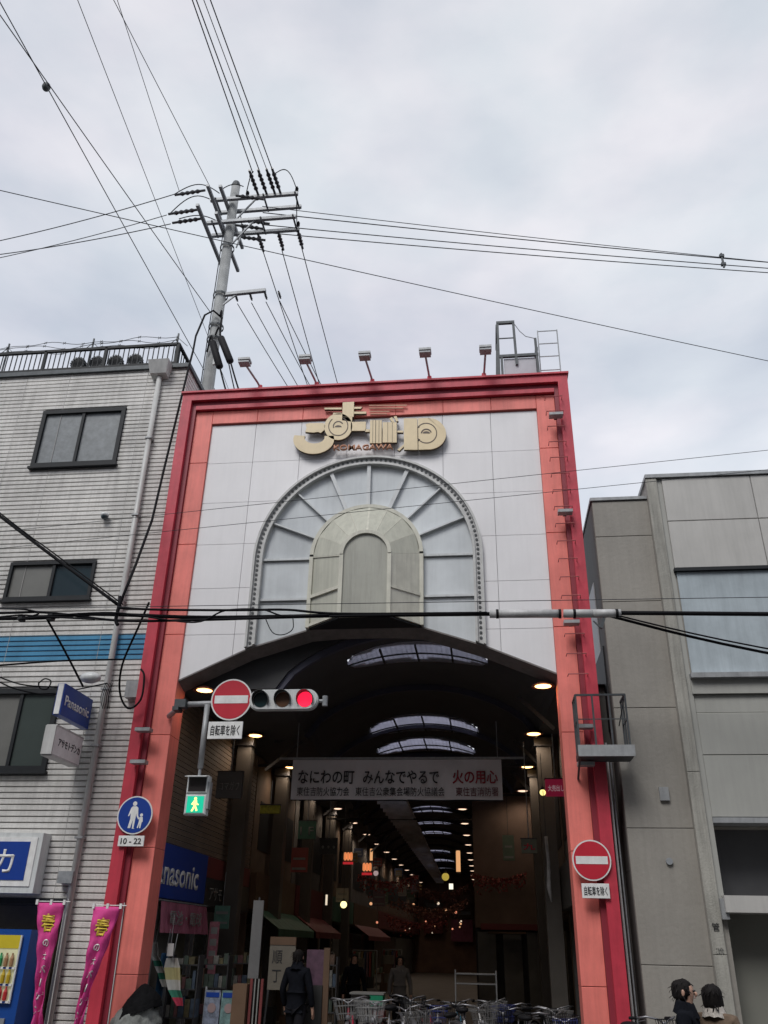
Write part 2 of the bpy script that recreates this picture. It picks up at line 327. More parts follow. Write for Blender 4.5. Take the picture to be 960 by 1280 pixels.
ZP = [5.06, 5.96, 6.86, 7.76, 8.66, 9.56, 10.46, 11.385]; XP = [-5.35, -4.42, -3.47, -2.52, -1.57, -0.62, 0.33, 1.24]
for i in range(7):
    for j in range(7):
        mb = strips(XP[i], XP[i + 1], ZP[j], ZP[j + 1], bot, 14.035, 14.07, 0.004)
        if mb: mb.build('facade_panel', WHITE, gate)
mb = strips(-5.35, 1.24, 5.0, 11.38, bot, 14.075, 14.2, 0.0); mb.build('panel_backing', SEAM, gate)
# soffit lip under the facade
sof = MB(); 
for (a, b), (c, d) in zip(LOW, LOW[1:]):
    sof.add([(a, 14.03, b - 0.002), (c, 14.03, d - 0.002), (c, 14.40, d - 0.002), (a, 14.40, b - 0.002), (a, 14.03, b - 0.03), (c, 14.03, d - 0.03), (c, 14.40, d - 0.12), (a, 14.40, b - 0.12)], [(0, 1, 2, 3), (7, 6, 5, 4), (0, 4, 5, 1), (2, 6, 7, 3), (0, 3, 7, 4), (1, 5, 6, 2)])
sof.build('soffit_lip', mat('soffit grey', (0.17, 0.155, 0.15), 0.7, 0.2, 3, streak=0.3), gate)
# arch trim: outer ring with a row of studs, straight legs down to the lower edge
def archline(r, n=48, legs=True, zb=None):
    pts = [(CX + r * cos(pi * i / n), CZ + r * sin(pi * i / n)) for i in range(n + 1)]
    return [(CX + r, low(CX + r) if zb is None else zb)] + pts + [(CX - r, low(CX - r) if zb is None else zb)]
MB().ringstrip(archline(2.135), archline(2.095), 13.93, 14.06).build('arch_outer_rib', BEAD, gate)
MB().ringstrip(archline(2.095), archline(2.00), 13.985, 14.06).build('arch_band', mat('arch band pale', (0.52, 0.52, 0.52), 0.5, 0.12, 6, streak=0.2), gate)
MB().ringstrip(archline(2.00), archline(1.955), 13.94, 14.12).build('arch_inner_rib', BEAD, gate)
st = MB(); ln = archline(2.05, 60); acc = 0
P0 = Vector((ln[0][0], 0, ln[0][1]))
step = 0.094
path = []
for (a, b), (c, d) in zip(ln, ln[1:]):
    seg = sqrt((c - a) ** 2 + (d - b) ** 2); t = acc
    while t < seg: path.append((a + (c - a) * t / seg, b + (d - b) * t / seg)); t += step
    acc = t - seg
for x, z in path[1:]: st.disc((x, z), 0.026, 13.972, 13.99, 8)
st.build('stud_row', BEADH, gate, kind='stuff')
# fan panes: every 22.5 degrees, then two rows below the springing
GY = 14.06
def pane(poly, name='pane', m=FROST, y=GY, th=0.02): return MB().prism(poly, y, y + th).build(name, m, gate)
RI, RO = 1.03, 1.955
for k in range(8):
    a0, a1 = 180 - 22.5 * k, 180 - 22.5 * (k + 1)
    pane(arc(CX, CZ, RO, a0 - 0.4, a1 + 0.4, 8) + list(reversed(arc(CX, CZ, RI, a0 - 0.6, a1 + 0.6, 6))))
for sx in (-1, 1):
    for z0, z1 in ((7.53, 8.27), (None, 7.47)):
        xa, xb = CX + sx * RO, CX + sx * RI
        poly = [(xa, z0 if z0 else low(xa)), (xb, z0 if z0 else low(xb)), (xb, z1), (xa, z1)]
        pane(poly, m=FROST)
for k in range(1, 8):
    a = radians(22.5 * k); d = (cos(a), sin(a)); wdt = 0.014 if k not in (3, 4, 5) else 0.036
    p = (-d[1] * wdt, d[0] * wdt); A = (CX + RI * d[0], CZ + RI * d[1]); B = (CX + RO * d[0], CZ + RO * d[1])
    MB().prism([(A[0] - p[0], A[1] - p[1]), (B[0] - p[0], B[1] - p[1]), (B[0] + p[0], B[1] + p[1]), (A[0] + p[0], A[1] + p[1])], 13.98, 14.058).build('fan_mullion', FRAMEL, gate)
for sx in (-1, 1):
    for z in (8.30, 7.50):
        xa, xb = sorted((CX + sx * 1.957, CX + sx * 1.06)); MB().box(xa, xb, 14.01, 14.058, z - 0.022, z + 0.022).build('cross_rail', FRAMEL, gate)
    x = CX + sx * 1.02; MB().box(x - 0.035, x + 0.035, 13.93, 14.1, low(x), 8.34).build('bay_post', BEIGEF, gate)
MB().ringstrip(arc(CX, CZ, 1.055, 0, 180, 28), arc(CX, CZ, 0.985, 0, 180, 28), 13.93, 14.1).build('bay_arch_rim', BEIGEF, gate)
# projecting bay: canted sides, hood and arched front leaf
BY, BCX, BCZ, BR = 13.50, -2.00, 8.12, 0.43
def lerp3(a, b, t): return tuple(a[i] + (b[i] - a[i]) * t for i in range(3))
def slab(q, th=0.02):
    a, b, c, d = [Vector(p) for p in q]; n = (b - a).cross(d - a).normalized() * th
    return MB().add([a, b, c, d, a + n, b + n, c + n, d + n], [(0, 1, 2, 3), (7, 6, 5, 4), (0, 4, 5, 1), (1, 5, 6, 2), (2, 6, 7, 3), (3, 7, 4, 0)])
def outp(a): return (CX + 0.985 * cos(radians(a)), 13.96, CZ + 0.985 * sin(radians(a)))
def inp(a): return (BCX + BR * cos(radians(a)), BY, BCZ + BR * sin(radians(a)))
angs = [0, 24, 48, 68, 88, 110, 132, 156, 180]
for a, b in zip(angs, angs[1:]): slab([outp(a), outp(b), inp(b), inp(a)]).build('hood_panel', BEIGE, gate)
for a in angs: MB().bar(outp(a), inp(a), 0.035, 0.04).build('hood_rib', BEIGEF, gate)
for sx in (0, 180):
    o0 = outp(sx); i0 = inp(sx); zl = low(o0[0]); ZB = 6.965
    rows = [(o0[2], i0[2]), (7.50, 7.50), (zl, ZB)]
    for (za, ia), (zb_, ib) in zip(rows, rows[1:]):
        slab([(o0[0], o0[1], za), (i0[0], i0[1], ia), (i0[0], i0[1], ib), (o0[0], o0[1], zb_)]).build('cant_panel', BEIGE if sx == 180 else BEIGEF, gate)  # left cant darker than the right: side shading put into the colour
    MB().bar((o0[0], o0[1] - 0.02, 7.50), (i0[0], i0[1] - 0.02, 7.50), 0.05, 0.06).build('cant_rail', BEIGEF, gate)
    MB().bar((o0[0], o0[1] - 0.02, zl + 0.03), (i0[0], i0[1] - 0.02, ZB + 0.03), 0.03, 0.05).build('cant_rail', BEIGEF, gate)
    MB().box(i0[0] - 0.035, i0[0] + 0.035, BY - 0.04, BY + 0.03, ZB, i0[2]).build('bay_front_post', BEIGEF, gate)
MB().ringstrip(arc(BCX, BCZ, BR + 0.035, 0, 180, 24), arc(BCX, BCZ, BR - 0.03, 0, 180, 24), BY - 0.05, BY + 0.03).build('front_arch_rim', BEIGEF, gate)
MB().prism(arc(BCX, BCZ, BR - 0.01, 0, 180, 24) + [(BCX - BR + 0.01, 6.965), (BCX + BR - 0.01, 6.965)], BY - 0.005, BY + 0.02).build('front_leaf', mat('front leaf grey beige', (0.36, 0.36, 0.315), 0.4, 0.12, 1.5, streak=0.3), gate)
MB().box(BCX - BR, BCX + BR, BY - 0.045, BY + 0.03, 6.93, 6.966).build('bay_sill', BEIGEF, gate)
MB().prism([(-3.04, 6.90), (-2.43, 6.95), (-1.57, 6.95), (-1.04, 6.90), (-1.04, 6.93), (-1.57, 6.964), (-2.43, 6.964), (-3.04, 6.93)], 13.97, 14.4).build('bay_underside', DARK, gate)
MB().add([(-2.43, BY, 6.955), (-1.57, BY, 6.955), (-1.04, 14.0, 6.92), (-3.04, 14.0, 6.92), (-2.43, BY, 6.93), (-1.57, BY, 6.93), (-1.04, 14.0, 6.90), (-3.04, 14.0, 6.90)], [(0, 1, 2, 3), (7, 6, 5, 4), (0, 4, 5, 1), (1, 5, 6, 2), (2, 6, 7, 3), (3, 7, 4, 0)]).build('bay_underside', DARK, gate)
MB().box(-5.9, 1.8, 14.2, 14.5, 7.3, 12.0).build('rear_wall', GREYM, gate)
MB().box(-5.36, 1.25, 14.41, 14.5, 7.0, 7.31).build('rear_wall', DARK, gate)

# ================================================================== GOLD LOGO LETTERS
def LC(u, v):   # drawing-board units of the sign to metres on the facade
    return (-3.80 + u * (3.49 / 960) + 0.00005 * v, 12.03 - v * (1.89 / 457) - u * (0.185 / 960))
logo = thing('shop_sign', 'large golden hiragana sign reading komagawa fixed above the fan arch', 'sign', (0, 0, 0))
def poly_letter(polys, name, m=GOLD, y0=13.90, y1=13.955, back=True):
    g = MB(); bk = MB()
    for p in polys:
        q = [LC(u, v) for u, v in p]; g.prism(q, y0, y0 + 0.02)
        bk.prism([(x + 0.003, z - 0.008) for x, z in q], y0 + 0.021, y1)
    o = g.build(name, m, logo)
    if back: b = bk.build('return_edge', LETSIDE, o)
    return o
def ell(cx, cy, rx, ry, a0, a1, n=18): return [(cx + rx * cos(radians(a0 + (a1 - a0) * i / n)), cy + ry * sin(radians(a0 + (a1 - a0) * i / n))) for i in range(n + 1)]
def ring_polys(cx, cy, r0, r1, a0, a1, n=20):
    o = ell(cx, cy, r1, r1, a0, a1, n); i = ell(cx, cy, r0, r0, a0, a1, n)
    return [[o[k], o[k + 1], i[k + 1], i[k]] for k in range(n)]
def crescent(cx, cy, rx, ry, cx2, cy2, rx2, ry2, a0, a1, n=18):
    o = ell(cx, cy, rx, ry, a0, a1, n); i = ell(cx2, cy2, rx2, ry2, a0, a1, n); return [[o[k], o[k + 1], i[k + 1], i[k]] for k in range(n)]
ko = [[(118, 192), (140, 186), (220, 186), (228, 200), (224, 226), (205, 242), (190, 236), (165, 240), (140, 238), (118, 236), (125, 215)]] + crescent(168, 278, 114, 82, 172, 268, 56, 34, -14, 196)
poly_letter(ko, 'letter')
def groove(parts, name='groove_line'):
    g = MB()
    for p in parts: g.prism([LC(u, v) for u, v in p], 13.896, 13.901)
    g.build(name, LETSIDE, logo)
ma_ = [[(322, 62), (386, 62), (386, 150), (322, 150)], [(220, 96), (318, 96), (318, 106), (220, 106)], [(270, 126), (318, 126), (318, 136), (270, 136)], [(388, 92), (432, 92), (424, 103), (388, 103)], [(388, 120), (456, 120), (456, 132), (388, 132)],
       [(372, 180), (455, 178), (455, 230), (372, 230)], ell(302, 206, 78, 76, 0, 355, 40), [(322, 151), (378, 151), (378, 179), (322, 170)]]
poly_letter(ma_, 'letter')
groove(ring_polys(302, 204, 51, 56, -60, 230, 26) + ring_polys(302, 204, 24, 30, 160, 330, 14) + [ell(302, 210, 20, 11, 180, 360, 10)])
groove([[(509, 170), (511, 170), (511, 300), (509, 300)], [(493, 172), (495, 172), (495, 298), (493, 298)], [(527, 172), (529, 172), (529, 298), (527, 298)], [(575, 184), (577, 184), (577, 294), (575, 294)], [(600, 184), (602, 184), (602, 294), (600, 294)]])
ga = [[(478, 170), (508, 170), (508, 300), (478, 300)], [(511, 170), (543, 170), (543, 300), (511, 300)], [(548, 182), (625, 182), (625, 296), (548, 296)], [(452, 222), (476, 222), (476, 236), (452, 236)], [(585, 160), (600, 152), (612, 180), (598, 180)], [(608, 150), (624, 146), (634, 174), (622, 178)], [(628, 230), (660, 230), (660, 240), (628, 240)]]
poly_letter(ga, 'letter')
wa = [[(664, 160), (738, 160), (738, 336), (664, 336)], [(628, 336), (664, 306), (664, 318), (640, 342)], [(742, 160), (800, 158)] + ell(796, 246, 96, 88, -90, 90, 22) + [(742, 336)]]
poly_letter(wa, 'letter')
groove(ring_polys(786, 244, 53, 58, -150, 150, 26) + [[(742, 208), (750, 208), (748, 214), (742, 214)], [(742, 282), (748, 276), (752, 282), (742, 290)]] + ring_polys(786, 250, 24, 31, 190, 340, 14) + [ell(786, 246, 20, 12, 180, 360, 10)])
o = put_text('KOMAGAWA', 0.115, COPPER, logo, (-2.17, 13.93, 10.605), w=1.18, bold=0.012, depth=0.05, name='roman_lettering'); o.rotation_euler = (pi / 2, radians(2.0), 0)
for (u0, v0, u1, v1) in ((470, 76, 680, 82), (470, 92, 660, 97), (472, 112, 585, 117), (478, 126, 570, 130)):
    poly_letter([[(u0, v0), (u1, v0), (u1, v1), (u0, v1)]], 'accent_line', COPPER, 13.93, 13.96, back=False)

# ================================================================== FIXTURES ON THE GATE
def flood(loc, label, up=False):
    t = thing('floodlight', label, 'lamp', loc, 0, 'small flat lamps on the gate pillars')
    MB().box(-0.13, 0.13, -0.20, -0.04, -0.025, 0.03).build('housing', GREYM, t)
    MB().box(-0.11, 0.11, -0.19, -0.05, 0.03, 0.036).build('lens', GLASS, t)
    MB().box(-0.03, 0.03, -0.05, 0.02, -0.015, 0.015).build('bracket', DGALV, t)
flood((1.57, 13.84, 11.02), 'uppermost flat grey lamp near the top of the right pillar')
flood((1.58, 13.84, 8.93), 'flat grey lamp on the right pillar above the thick cable')
flood((1.52, 13.84, 6.83), 'flat grey lamp on the right pillar just below the white cable sleeve')
flood((1.58, 13.84, 5.08), 'flat grey lamp behind the bars of the cage balcony')
flood((1.55, 13.84, 4.50), 'lowest flat grey lamp just under the cage balcony')
flood((-5.72, 13.84, 5.08), 'upper flat grey lamp on the left pillar')
flood((-5.72, 13.84, 4.55), 'lower flat grey lamp on the left pillar above the round blue sign')
names = ['leftmost', 'second from left', 'middle', 'fourth from left', 'rightmost']
for i, (bx, hx, hy) in enumerate(((-4.42, -4.58, 13.38), (-3.22, -3.33, 13.4), (-2.05, -2.12, 13.4), (-0.87, -0.91, 13.4), (0.24, 0.28, 13.42))):
    pos = ('at the left corner', 'second from the left corner', 'above the gold letters', 'to the right of the gold letters', 'beside the roof cage')[i]
    t = thing('roof_spotlight', f'{names[i]} of five roof spotlights, {pos}', 'spotlight', (bx, 14.02, 12.11), 0, 'spotlights along the top of the gate')
    MB().lathe((0, 0, 0), [(0.0, 0), (0.075, 0), (0.075, 0.03), (0.05, 0.05), (0.045, 0.2), (0, 0.2)], 10).build('foot', RED, t)
    MB().tube([(0, 0, 0.16), ((hx - bx) * 0.25, -0.1, 0.22), (hx - bx, hy - 14.02, 0.28)], 0.022, 8).build('arm', GREYM, t)
    x = hx - bx; y = hy - 14.02
    MB().box(x - 0.12, x + 0.12, y - 0.15, y + 0.04, 0.30, 0.35).box(x - 0.10, x + 0.10, y - 0.11, y + 0.02, 0.35, 0.37).build('head', GREYM, t)
    MB().box(x - 0.11, x + 0.11, y - 0.15, y + 0.03, 0.235, 0.27).build('reflector', GALV, t)
    MB().box(x - 0.02, x + 0.02, y - 0.05, y + 0.02, 0.268, 0.302).build('swivel', DGALV, t)
# roof cage and hooped ladder
t = thing('roof_cage', 'grey steel guard cage standing on the right end of the gate top', 'guard cage', (0, 0, 0))
for n_, a, b in (('post', (0.55, 14.1, 12.1), (0.57, 14.1, 13.66)), ('post', (0.92, 14.1, 12.55), (0.90, 14.1, 13.66)), ('top_rail', (0.545, 14.1, 13.66), (0.925, 14.1, 13.66)), ('mid_rail', (0.57, 14.1, 13.25), (0.9, 14.1, 13.25)),
                 ('post', (1.35, 14.1, 12.1), (1.33, 14.1, 13.2)), ('post', (0.62, 14.1, 12.1), (0.62, 14.1, 12.8)), ('deck_rail', (0.56, 14.1, 12.78), (1.37, 14.1, 12.78)), ('deck_rail', (0.6, 14.1, 12.2), (1.33, 14.1, 12.2)),
                 ('post', (0.5, 14.6, 12.1), (0.56, 14.6, 13.5)), ('side_rail', (1.34, 14.1, 12.95), (1.36, 14.9, 12.95)), ('side_rail', (0.56, 14.1, 13.6), (0.56, 14.9, 13.6))):
    w = 0.06 if 'rail' in n_ and n_ != 'mid_rail' else (0.05 if n_ == 'post' else 0.02)
    MB().bar(a, b, w).build(n_, DGALV, t)
MB().box(0.66, 1.31, 14.12, 14.14, 12.24, 12.73).build('lattice_panel', mat('cage panel', (0.42, 0.42, 0.46), 0.5), t)
MB().tube([(0.93, 14.1, 13.6), (1.02, 14.1, 13.42), (1.14, 14.1, 13.27), (1.33, 14.1, 13.2)], 0.008, 6).build('chain', GALV, t)
t = thing('roof_ladder', 'thin pale ladder frame at the right end of the gate top', 'ladder', (0, 0, 0))
for x in (1.40, 1.80): MB().bar((x, 14.2, 12.1), (x, 14.2, 13.48), 0.022).build('stile', GALV, t)
for z in (12.45, 12.8, 13.13, 13.46): MB().bar((1.40, 14.2, z), (1.80, 14.2, z), 0.016).build('rung', GALV, t)
# staple rungs up the right pillar
t = thing('wall_ladder', 'run of thin steel staple rungs climbing the right gate pillar', 'ladder', (0, 0, 0))
rm = MB().tube([(-0.16, 0, 0), (-0.16, -0.14, 0.0), (0.16, -0.14, 0.0), (0.16, 0, 0)], 0.009, 6).mesh('rung', mat('rung red', (0.35, 0.09, 0.09), 0.5, metal=0.2))
for k in range(17): inst(rm, 'rung', t, (1.56, 13.86, 5.95 + k * 0.345))
# cage balcony
t = thing('cage_balcony', 'small grey steel cage balcony hanging on the right pillar', 'balcony', (0, 0, 0))
X0, X1, Y0, Y1, Z0, Z1 = 1.44, 2.12, 13.36, 13.84, 4.62, 5.50
X1 = 2.20
MB().box(X0 - 0.02, X1 + 0.05, Y0 - 0.02, Y1, Z0 - 0.06, Z0 + 0.03).build('deck', DGALV, t)
MB().box(X0 - 0.03, X1 + 0.06, Y0 - 0.035, Y0 - 0.02, Z0 - 0.07, Z0 + 0.10).build('kick_plate', GREYM, t)
for x in (X0, (X0 * 2 + X1) / 3, (X0 + 2 * X1) / 3, X1): MB().bar((x, Y0, Z0), (x, Y0, Z1), 0.028).build('post', DGALV, t)
for y in (Y0 + 0.24, Y1 - 0.03):
    for x in (X0, X1): MB().bar((x, y, Z0), (x, y, Z1), 0.025).build('post', DGALV, t)
for z in (Z1, Z0 + 0.5):
    for a, b in (((X0, Y0, z), (X1, Y0, z)), ((X0, Y0, z), (X0, Y1, z)), ((X1, Y0, z), (X1, Y1, z))): MB().bar(a, b, 0.03 if z == Z1 else 0.014).build('rail', DGALV, t)
MB().bar((X1, Y0, Z1), (X1 - 0.06, Y1, Z0 + 0.5), 0.014).build('brace', DGALV, t)
MB().bar((X0, Y0, Z0), (X0, 13.98, Z0 - 0.3), 0.03).build('strut', DGALV, t)

# ================================================================== ROAD SIGNS
def no_entry(loc, r, label, ps):
    t = thing('no_entry_sign', label, 'road sign', loc, 0, 'round red no entry signs')
    MB().disc((0, 0), r, -0.006, 0.012, 40).build('disc', SWHITE, t)
    MB().disc((0, 0), r * 0.93, -0.009, -0.005, 40).build('red_face', SRED, t)
    MB().box(-r * 0.82, r * 0.82, -0.013, -0.008, -r * 0.19, r * 0.19).build('white_bar', SWHITE, t)
    MB().box(-0.03, 0.03, 0.012, 0.10, -0.15, 0.15).build('clamp', GALV, t)
    px, pz, pw, ph = ps
    q = MB().bevbox(px - pw / 2, px + pw / 2, -0.008, 0.01, pz - ph / 2, pz + ph / 2, 0.004).build('plate', SWHITE, t)
    put_text('自転車を除く', ph * 0.62, INK, q, (px, -0.009, pz), w=pw * 0.84, bold=0.008)
    return t
no_entry((-4.03, 13.0, 5.395), 0.335, 'red no entry disc hanging just left of the three lens traffic light', (-0.05, -0.49, 0.56, 0.27))
no_entry((1.52, 13.80, 3.12), 0.285, 'red no entry disc on the right gate pillar below the cage balcony', (0.02, -0.42, 0.40, 0.20))
t = thing('pedestrian_sign', 'round blue pedestrian sign of adult and child on the left gate pillar', 'road sign', (-5.69, 13.80, 3.73))
MB().disc((0, 0), 0.295, -0.006, 0.012, 40).build('disc', SWHITE, t); MB().disc((0, 0), 0.275, -0.009, -0.005, 40).build('blue_face', BLUE, t)
f = MB(); Y = (-0.013, -0.0085)
f.disc((-0.02, 0.175), 0.036, *Y, 12)
f.prism([(-0.075, 0.11), (-0.05, 0.135), (0.015, 0.135), (0.045, 0.11), (0.06, -0.01), (0.085, -0.055), (0.07, -0.07), (0.035, -0.02), (0.025, 0.03), (0.02, -0.06), (0.01, -0.2), (0.03, -0.21), (-0.015, -0.21), (-0.02, -0.07), (-0.045, -0.2), (-0.09, -0.2), (-0.065, -0.06), (-0.07, 0.03), (-0.095, -0.02), (-0.11, -0.015)], *Y)
f.disc((0.115, 0.0), 0.026, *Y, 10); f.prism([(0.085, -0.03), (0.14, -0.03), (0.15, -0.1), (0.135, -0.11), (0.125, -0.2), (0.105, -0.2), (0.10, -0.12), (0.085, -0.2), (0.065, -0.2), (0.085, -0.1)], *Y)
f.build('adult_and_child_figure', SWHITE, t)
q = MB().bevbox(-0.215, 0.215, -0.01, 0.012, -0.475, -0.315, 0.004).build('hours_plate', SWHITE, t)
put_text('10 - 22', 0.09, INK, q, (0, -0.011, -0.395), w=0.34, bold=0.015)
MB().box(-0.03, 0.03, 0.012, 0.05, -0.4, 0.15).build('clamp', GALV, t)

# ================================================================== TRAFFIC SIGNALS
t = thing('signal_arm', 'grey steel bracket arm and drop pipe carrying the signals at the left pillar', 'bracket')
MB().tube([(-5.40, 13.95, 5.37), (-4.9, 13.15, 5.36), (-3.72, 13.12, 5.38)], 0.045, 10).build('arm', GREYM, t, smooth=True)
MB().box(-4.98, -4.80, 13.02, 13.2, 5.29, 5.42).box(-5.0, -4.9, 13.0, 13.22, 5.24, 5.3).build('clamp', DGALV, t)
MB().tube([(-4.45, 13.1, 5.34), (-4.45, 13.1, 4.34)], 0.045, 10).build('drop_pipe', GREYM, t, smooth=True)
MB().tube([(-4.45, 13.1, 4.34), (-4.45, 13.1, 4.2)], 0.025, 8).build('drop_stem', GALV, t)
MB().tube([(-3.95, 13.1, 4.9), (-3.95, 13.1, 5.4)], 0.02, 6).build('sign_bracket', GALV, t)
MB().tube([(-2.72, 13.1, 5.38), (-2.52, 13.1, 5.38)], 0.03, 8).tube([(-2.52, 13.1, 5.30), (-2.52, 13.1, 5.46)], 0.045, 8).build('end_bracket', GALV, t)
t = thing('traffic_light', 'white horizontal three lens traffic light showing red at the arcade mouth', 'traffic light', (-3.18, 13.0, 5.385))
r = 0.165; poly = arc(0.40, 0, r, -90, 90, 14) + arc(-0.40, 0, r, 90, 270, 14)
MB().prism(poly, 0.0, 0.09).build('housing', SIGH, t)
MB().prism([(x * 0.97, z * 0.92) for x, z in poly], -0.02, 0.0).build('face_plate', SIGH, t)
GDK = mat('unlit green lens', (0.01, 0.03, 0.035), 0.2); ADK = mat('unlit amber lens', (0.10, 0.045, 0.02), 0.3)
for x, m_ in ((-0.36, GDK), (0.0, ADK), (0.36, REDL)):
    lens = MB().disc((x, -0.005), 0.12, -0.028, -0.018, 24).build('lens', m_, t)
    h = MB(); n = 20; o = len(h.v)
    for j in range(n + 1):
        a = radians(-35 + 250 * j / n); c_, s_ = cos(a), sin(a); dep = 0.16 * (0.35 + 0.65 * max(0, s_ * 0.8 + 0.2)) if s_ > -0.3 else 0.05
        for rr in (0.128, 0.135): h.v += [(x + rr * c_, -0.015, rr * s_), (x + rr * c_, -0.015 - dep, rr * s_ - 0.01)]
    for j in range(n):
        k = o + 4 * j; h.f += [(k, k + 4, k + 5, k + 1), (k + 2, k + 3, k + 7, k + 6), (k + 1, k + 5, k + 7, k + 3)]
    h.build('visor', SIGH if x > 5 else mat('visor dark', (0.05, 0.055, 0.055), 0.5), t)
t = thing('pedestrian_signal', 'small white pedestrian signal showing a green walking figure', 'pedestrian signal', (-4.44, 13.08, 3.93))
MB().bevbox(-0.17, 0.17, -0.05, 0.1, 0.02, 0.29, 0.02).bevbox(-0.17, 0.17, -0.05, 0.1, -0.29, 0.01, 0.02).build('housing', SIGH, t)
MB().box(-0.14, 0.14, -0.054, -0.045, 0.05, 0.26).build('red_lens', mat('unlit ped lens', (0.03, 0.025, 0.025), 0.3), t)
MB().box(-0.13, 0.13, -0.056, -0.045, -0.26, -0.02).build('green_lens', GREENL, t)
f = MB(); f.disc((0.0, -0.055), 0.022, -0.062, -0.057, 10)
f.prism([(-0.02, -0.08), (0.025, -0.08), (0.03, -0.12), (0.06, -0.14), (0.05, -0.155), (0.02, -0.14), (0.02, -0.165), (0.05, -0.23), (0.025, -0.24), (0.0, -0.185), (-0.03, -0.245), (-0.055, -0.24), (-0.02, -0.165), (-0.02, -0.13), (-0.045, -0.15), (-0.06, -0.14), (-0.04, -0.11)], -0.062, -0.057)
f.build('walking_figure', MANL, t)
MB().add([(-0.17, -0.05, 0.29), (0.17, -0.05, 0.29), (0.17, -0.18, 0.26), (-0.17, -0.18, 0.26), (-0.17, -0.05, 0.28), (0.17, -0.05, 0.28), (0.17, -0.18, 0.25), (-0.17, -0.18, 0.25)], [(0, 1, 2, 3), (7, 6, 5, 4), (0, 4, 5, 1), (1, 5, 6, 2), (2, 6, 7, 3), (3, 7, 4, 0)]).build('visor', SIGH, t)
MB().box(0.16, 0.2, -0.04, 0.08, -0.2, 0.2).build('hinge_box', GREYM, t)

# ================================================================== LEFT TILED BUILDING
lb = thing('tiled_building', 'grey building clad in narrow horizontal tiles with a blue band, left of the gate', 'building', (0, 0, 0))
BX0, BX1, BYF = -16.0, -6.15, 14.25
MB().box(BX0, BX1 - 0.03, BYF + 0.035, 24, 2.5, 13.1).box(-6.85, BX1 - 0.03, BYF + 0.035, 24, 0.12, 2.5).build('wall_core', TILEBACK, lb)
WIN = [(-9.26, -7.39, 10.68, 12.08), (-9.16, -7.40, 7.70, 8.49), (-11.2, -7.60, 4.50, 5.96), (-13.6, -11.2, 10.68, 12.08), (-13.6, -11.2, 7.70, 8.49)]
PITCH = 0.0975; z = 2.50; k = 0
cache = {}
def course(x0, x1, z, m):
    key = (round(x1 - x0, 3), m.name)
    if key not in cache:
        w = x1 - x0; mb = MB(); g = 0.015
        mb.add([(0, 0.03, 0), (w, 0.03, 0), (w, 0.03, PITCH - g), (0, 0.03, PITCH - g), (0, 0.004, 0.006), (w, 0.004, 0.006), (w, 0.0, PITCH - g - 0.01), (0, 0.0, PITCH - g - 0.01)],
               [(0, 1, 5, 4), (4, 5, 6, 7), (7, 6, 2, 3), (0, 4, 7, 3), (1, 2, 6, 5)])
        cache[key] = mb.mesh('siding_course', m)
    inst(cache[key], 'siding_course', lb, (x0, BYF + random.uniform(0, 0.003), z))
for k in range(24): course(-6.80, BX1, 0.14 + k * PITCH, TILE)
while z < 13.05:
    m = TILEBLUE if 6.52 < z + 0.05 < 7.02 else TILE
    segs = [(-12.5, BX1)]
    for wx0, wx1, wz0, wz1 in WIN:
        if wz0 - 0.07 < z + 0.05 < wz1 + 0.03:
            ns = []
            for a, b in segs:
                if wx1 <= a or wx0 >= b: ns.append((a, b)); continue
                if wx0 > a: ns.append((a, wx0))
                if wx1 < b: ns.append((wx1, b))
            segs = ns
    for a, b in segs: course(a, b, z, m)
    z += PITCH
# vertical panel joints and side return
for x in (-9.85, -8.85, -7.05): MB().box(x - 0.004, x + 0.004, BYF - 0.002, BYF + 0.004, 2.5, 13.05).build('panel_joint', TILEBACK, lb)
sm = MB().box(0, 0.028, 0, 9.7, 0.0, PITCH - 0.021).mesh('side_course', TILE)
for k in range(0, 32): inst(sm, 'side_course', lb, (BX1 - 0.03, BYF + 0.02, 10.0 + k * PITCH))
MB().box(-12.6, BX1 + 0.05, BYF - 0.06, 24.05, 13.06, 13.16).build('parapet_cap', DGALV, lb)
MB().box(-12.5, -6.80, BYF - 0.03, BYF + 0.03, 2.42, 2.5).build('ground_floor_lintel', DARK, lb)
def window(t, x0, x1, z0, z1, yf, panes, fr=0.07, fm=DARK, split=None):
    w = MB().box(x0, x1, yf - 0.05, yf + 0.06, z0, z0 + fr).box(x0, x1, yf - 0.05, yf + 0.06, z1 - fr, z1).box(x0, x0 + fr, yf - 0.048, yf + 0.06, z0 + fr, z1 - fr).box(x1 - fr, x1, yf - 0.048, yf + 0.06, z0 + fr, z1 - fr).build('window', fm, t)
    s_ = split or [x0 + (x1 - x0) * i / len(panes) for i in range(len(panes) + 1)]
    for i, g in enumerate(panes):
        a, b = max(s_[i], x0 + fr), min(s_[i + 1], x1 - fr)
        yy = yf + 0.012 + 0.009 * (i % 2)
        MB().box(a, b, yy, yy + 0.01, z0 + fr, z1 - fr).build('pane', g, w)
        if i: MB().box(s_[i] - 0.03, s_[i] + 0.03, yf - 0.03, yf + 0.05, z0 + fr, z1 - fr).build('mullion', fm, w)
    MB().box(x0 - 0.03, x1 + 0.03, yf - 0.09, yf + 0.01, z0 - 0.05, z0).build('sill', fm, w)
window(lb, -9.26, -7.39, 10.68, 12.08, BYF, [CURT, CURT], fr=0.085)
window(lb, -9.16, -7.40, 7.70, 8.49, BYF, [CURT2, GLASS], fr=0.06, split=[-9.16, -8.25, -7.40])
window(lb, -11.2, -7.60, 4.50, 5.96, BYF, [CURT2, CURT2, GLASSG], fr=0.09, split=[-11.2, -9.7, -8.33, -7.60])
